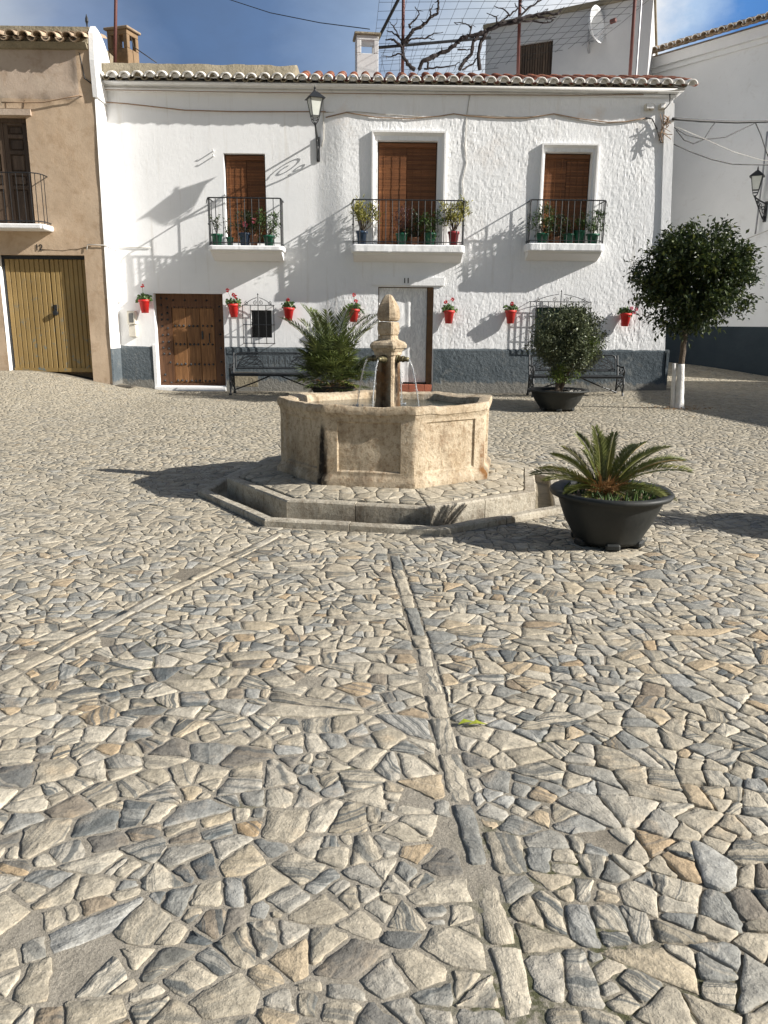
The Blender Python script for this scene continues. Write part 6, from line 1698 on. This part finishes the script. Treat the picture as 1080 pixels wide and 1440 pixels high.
for i in range(8): mb.box(p.x - .3, p.x + .3, p.y - .18 + i * .045, p.y - .155 + i * .045, z - .02, z + .012)
o = mb.build('drain_grate', m_manhole); tag(o, 'small iron drain grate at the foot of the brown house corner', 'drain')
p = gr(651, 1023); mb = MB()
for dx, a in ((-.02, .4), (.02, .1)): mb.leaf(Vector((p.x + dx, p.y, gz(p.x, p.y) + .012)), Vector((1, a, .1)), Vector((0, 0, 1)), .075, .03)
tag(mb.build('fallen_leaf', leafmat('fallen_yellow_leaf', [(0, (.20, .24, .02)), (1, (.30, .32, .04))])), 'yellow-green leaf lying by the line of long slabs', 'leaf')

# ------------------------------------------------------------------ light and sky
SUN_TO = Vector((1.0, -.28, .58)).normalized()
sl_ = bpy.data.lights.new('sun', 'SUN'); sl_.energy = 5.0; sl_.angle = R(.5); sl_.color = (1, .96, .90)
so = bpy.data.objects.new('sun', sl_); COL.objects.link(so); so.rotation_euler = SUN_TO.to_track_quat('Z', 'Y').to_euler()
EXPO = .66
w = bpy.data.worlds.new('World'); S.world = w; w.use_nodes = True; nt = w.node_tree; bg = nt.nodes['Background']
sky = nt.nodes.new('ShaderNodeTexSky'); sky.sky_type = 'NISHITA'; sky.sun_disc = False; sky.sun_elevation = math.asin(SUN_TO.z); sky.sun_rotation = math.atan2(SUN_TO.x, SUN_TO.y)
sky.air_density = 1.0; sky.dust_density = 1.5; sky.ozone_density = 1.0
STR = .05; bg.inputs['Strength'].default_value = STR
class WT(NT):
    def __init__(s): s.t = nt; s.n = nt.nodes; s.l = nt.links
wt = WT(); dirn = wt.node('ShaderNodeTexCoord').outputs['Generated']; sep = wt.node('ShaderNodeSeparateXYZ'); wt.L(dirn, sep.inputs[0])
mp = wt.node('ShaderNodeMapping'); mp.inputs['Scale'].default_value = (1, 1, 1.8); wt.L(dirn, mp.inputs['Vector'])
n1 = wt.noise(mp.outputs[0], 3.2, 8, .58, .35); n2 = wt.noise(mp.outputs[0], 9, 6, .6, .2)
fx = wt.math('ADD', wt.math('MULTIPLY_ADD', sep.outputs[0], 1.0), wt.math('MULTIPLY', wt.math('SUBTRACT', n1, .5), .24))
fx.node.inputs[0].links[0].from_node.inputs[2].default_value = .5
k = 1 / (STR * 2 ** EXPO)
c = lambda r_, g_, b_: (r_ * k, g_ * k, b_ * k)
cloud = wt.ramp(fx, [(0, c(.55, .60, .68)), (.11, c(.46, .52, .62)), (.18, c(.24, .32, .48)), (.28, c(.11, .185, .34)), (.40, c(.13, .215, .39)), (.52, c(.28, .38, .55)), (.63, c(.60, .68, .78)), (.70, c(.90, .92, .95)), (.78, c(.97, .98, 1.0)), (.82, c(.45, .60, .82)), (.865, c(.10, .26, .60)), (1, c(.05, .18, .50))])
cloud = wt.mix(.45, cloud, wt.ramp(n2, [(.3, (.38,) * 3), (.7, (.62,) * 3)]), 'OVERLAY')
skyc = sky.outputs[0]
fr = wt.math('MULTIPLY', wt.ramp(sep.outputs[1], [(.45, (0, 0, 0)), (.7, (1, 1, 1))]), wt.ramp(sep.outputs[2], [(.55, (1, 1, 1)), (.8, (0, 0, 0))]))
# scattered bright cloud elsewhere in the sky
sc_ = wt.mix(wt.math('MULTIPLY', wt.ramp(n1, [(.46, (0, 0, 0)), (.62, (1, 1, 1))]), .14), skyc, c(.75, .77, .80))
wt.L(wt.mix(fr, sc_, cloud), bg.inputs['Color'])
S.view_settings.view_transform = 'Standard'; S.view_settings.look = 'None'; S.view_settings.exposure = EXPO; S.view_settings.gamma = 1; S.view_settings.use_curve_mapping = False
S.cycles.max_bounces = 8; S.cycles.transparent_max_bounces = 8
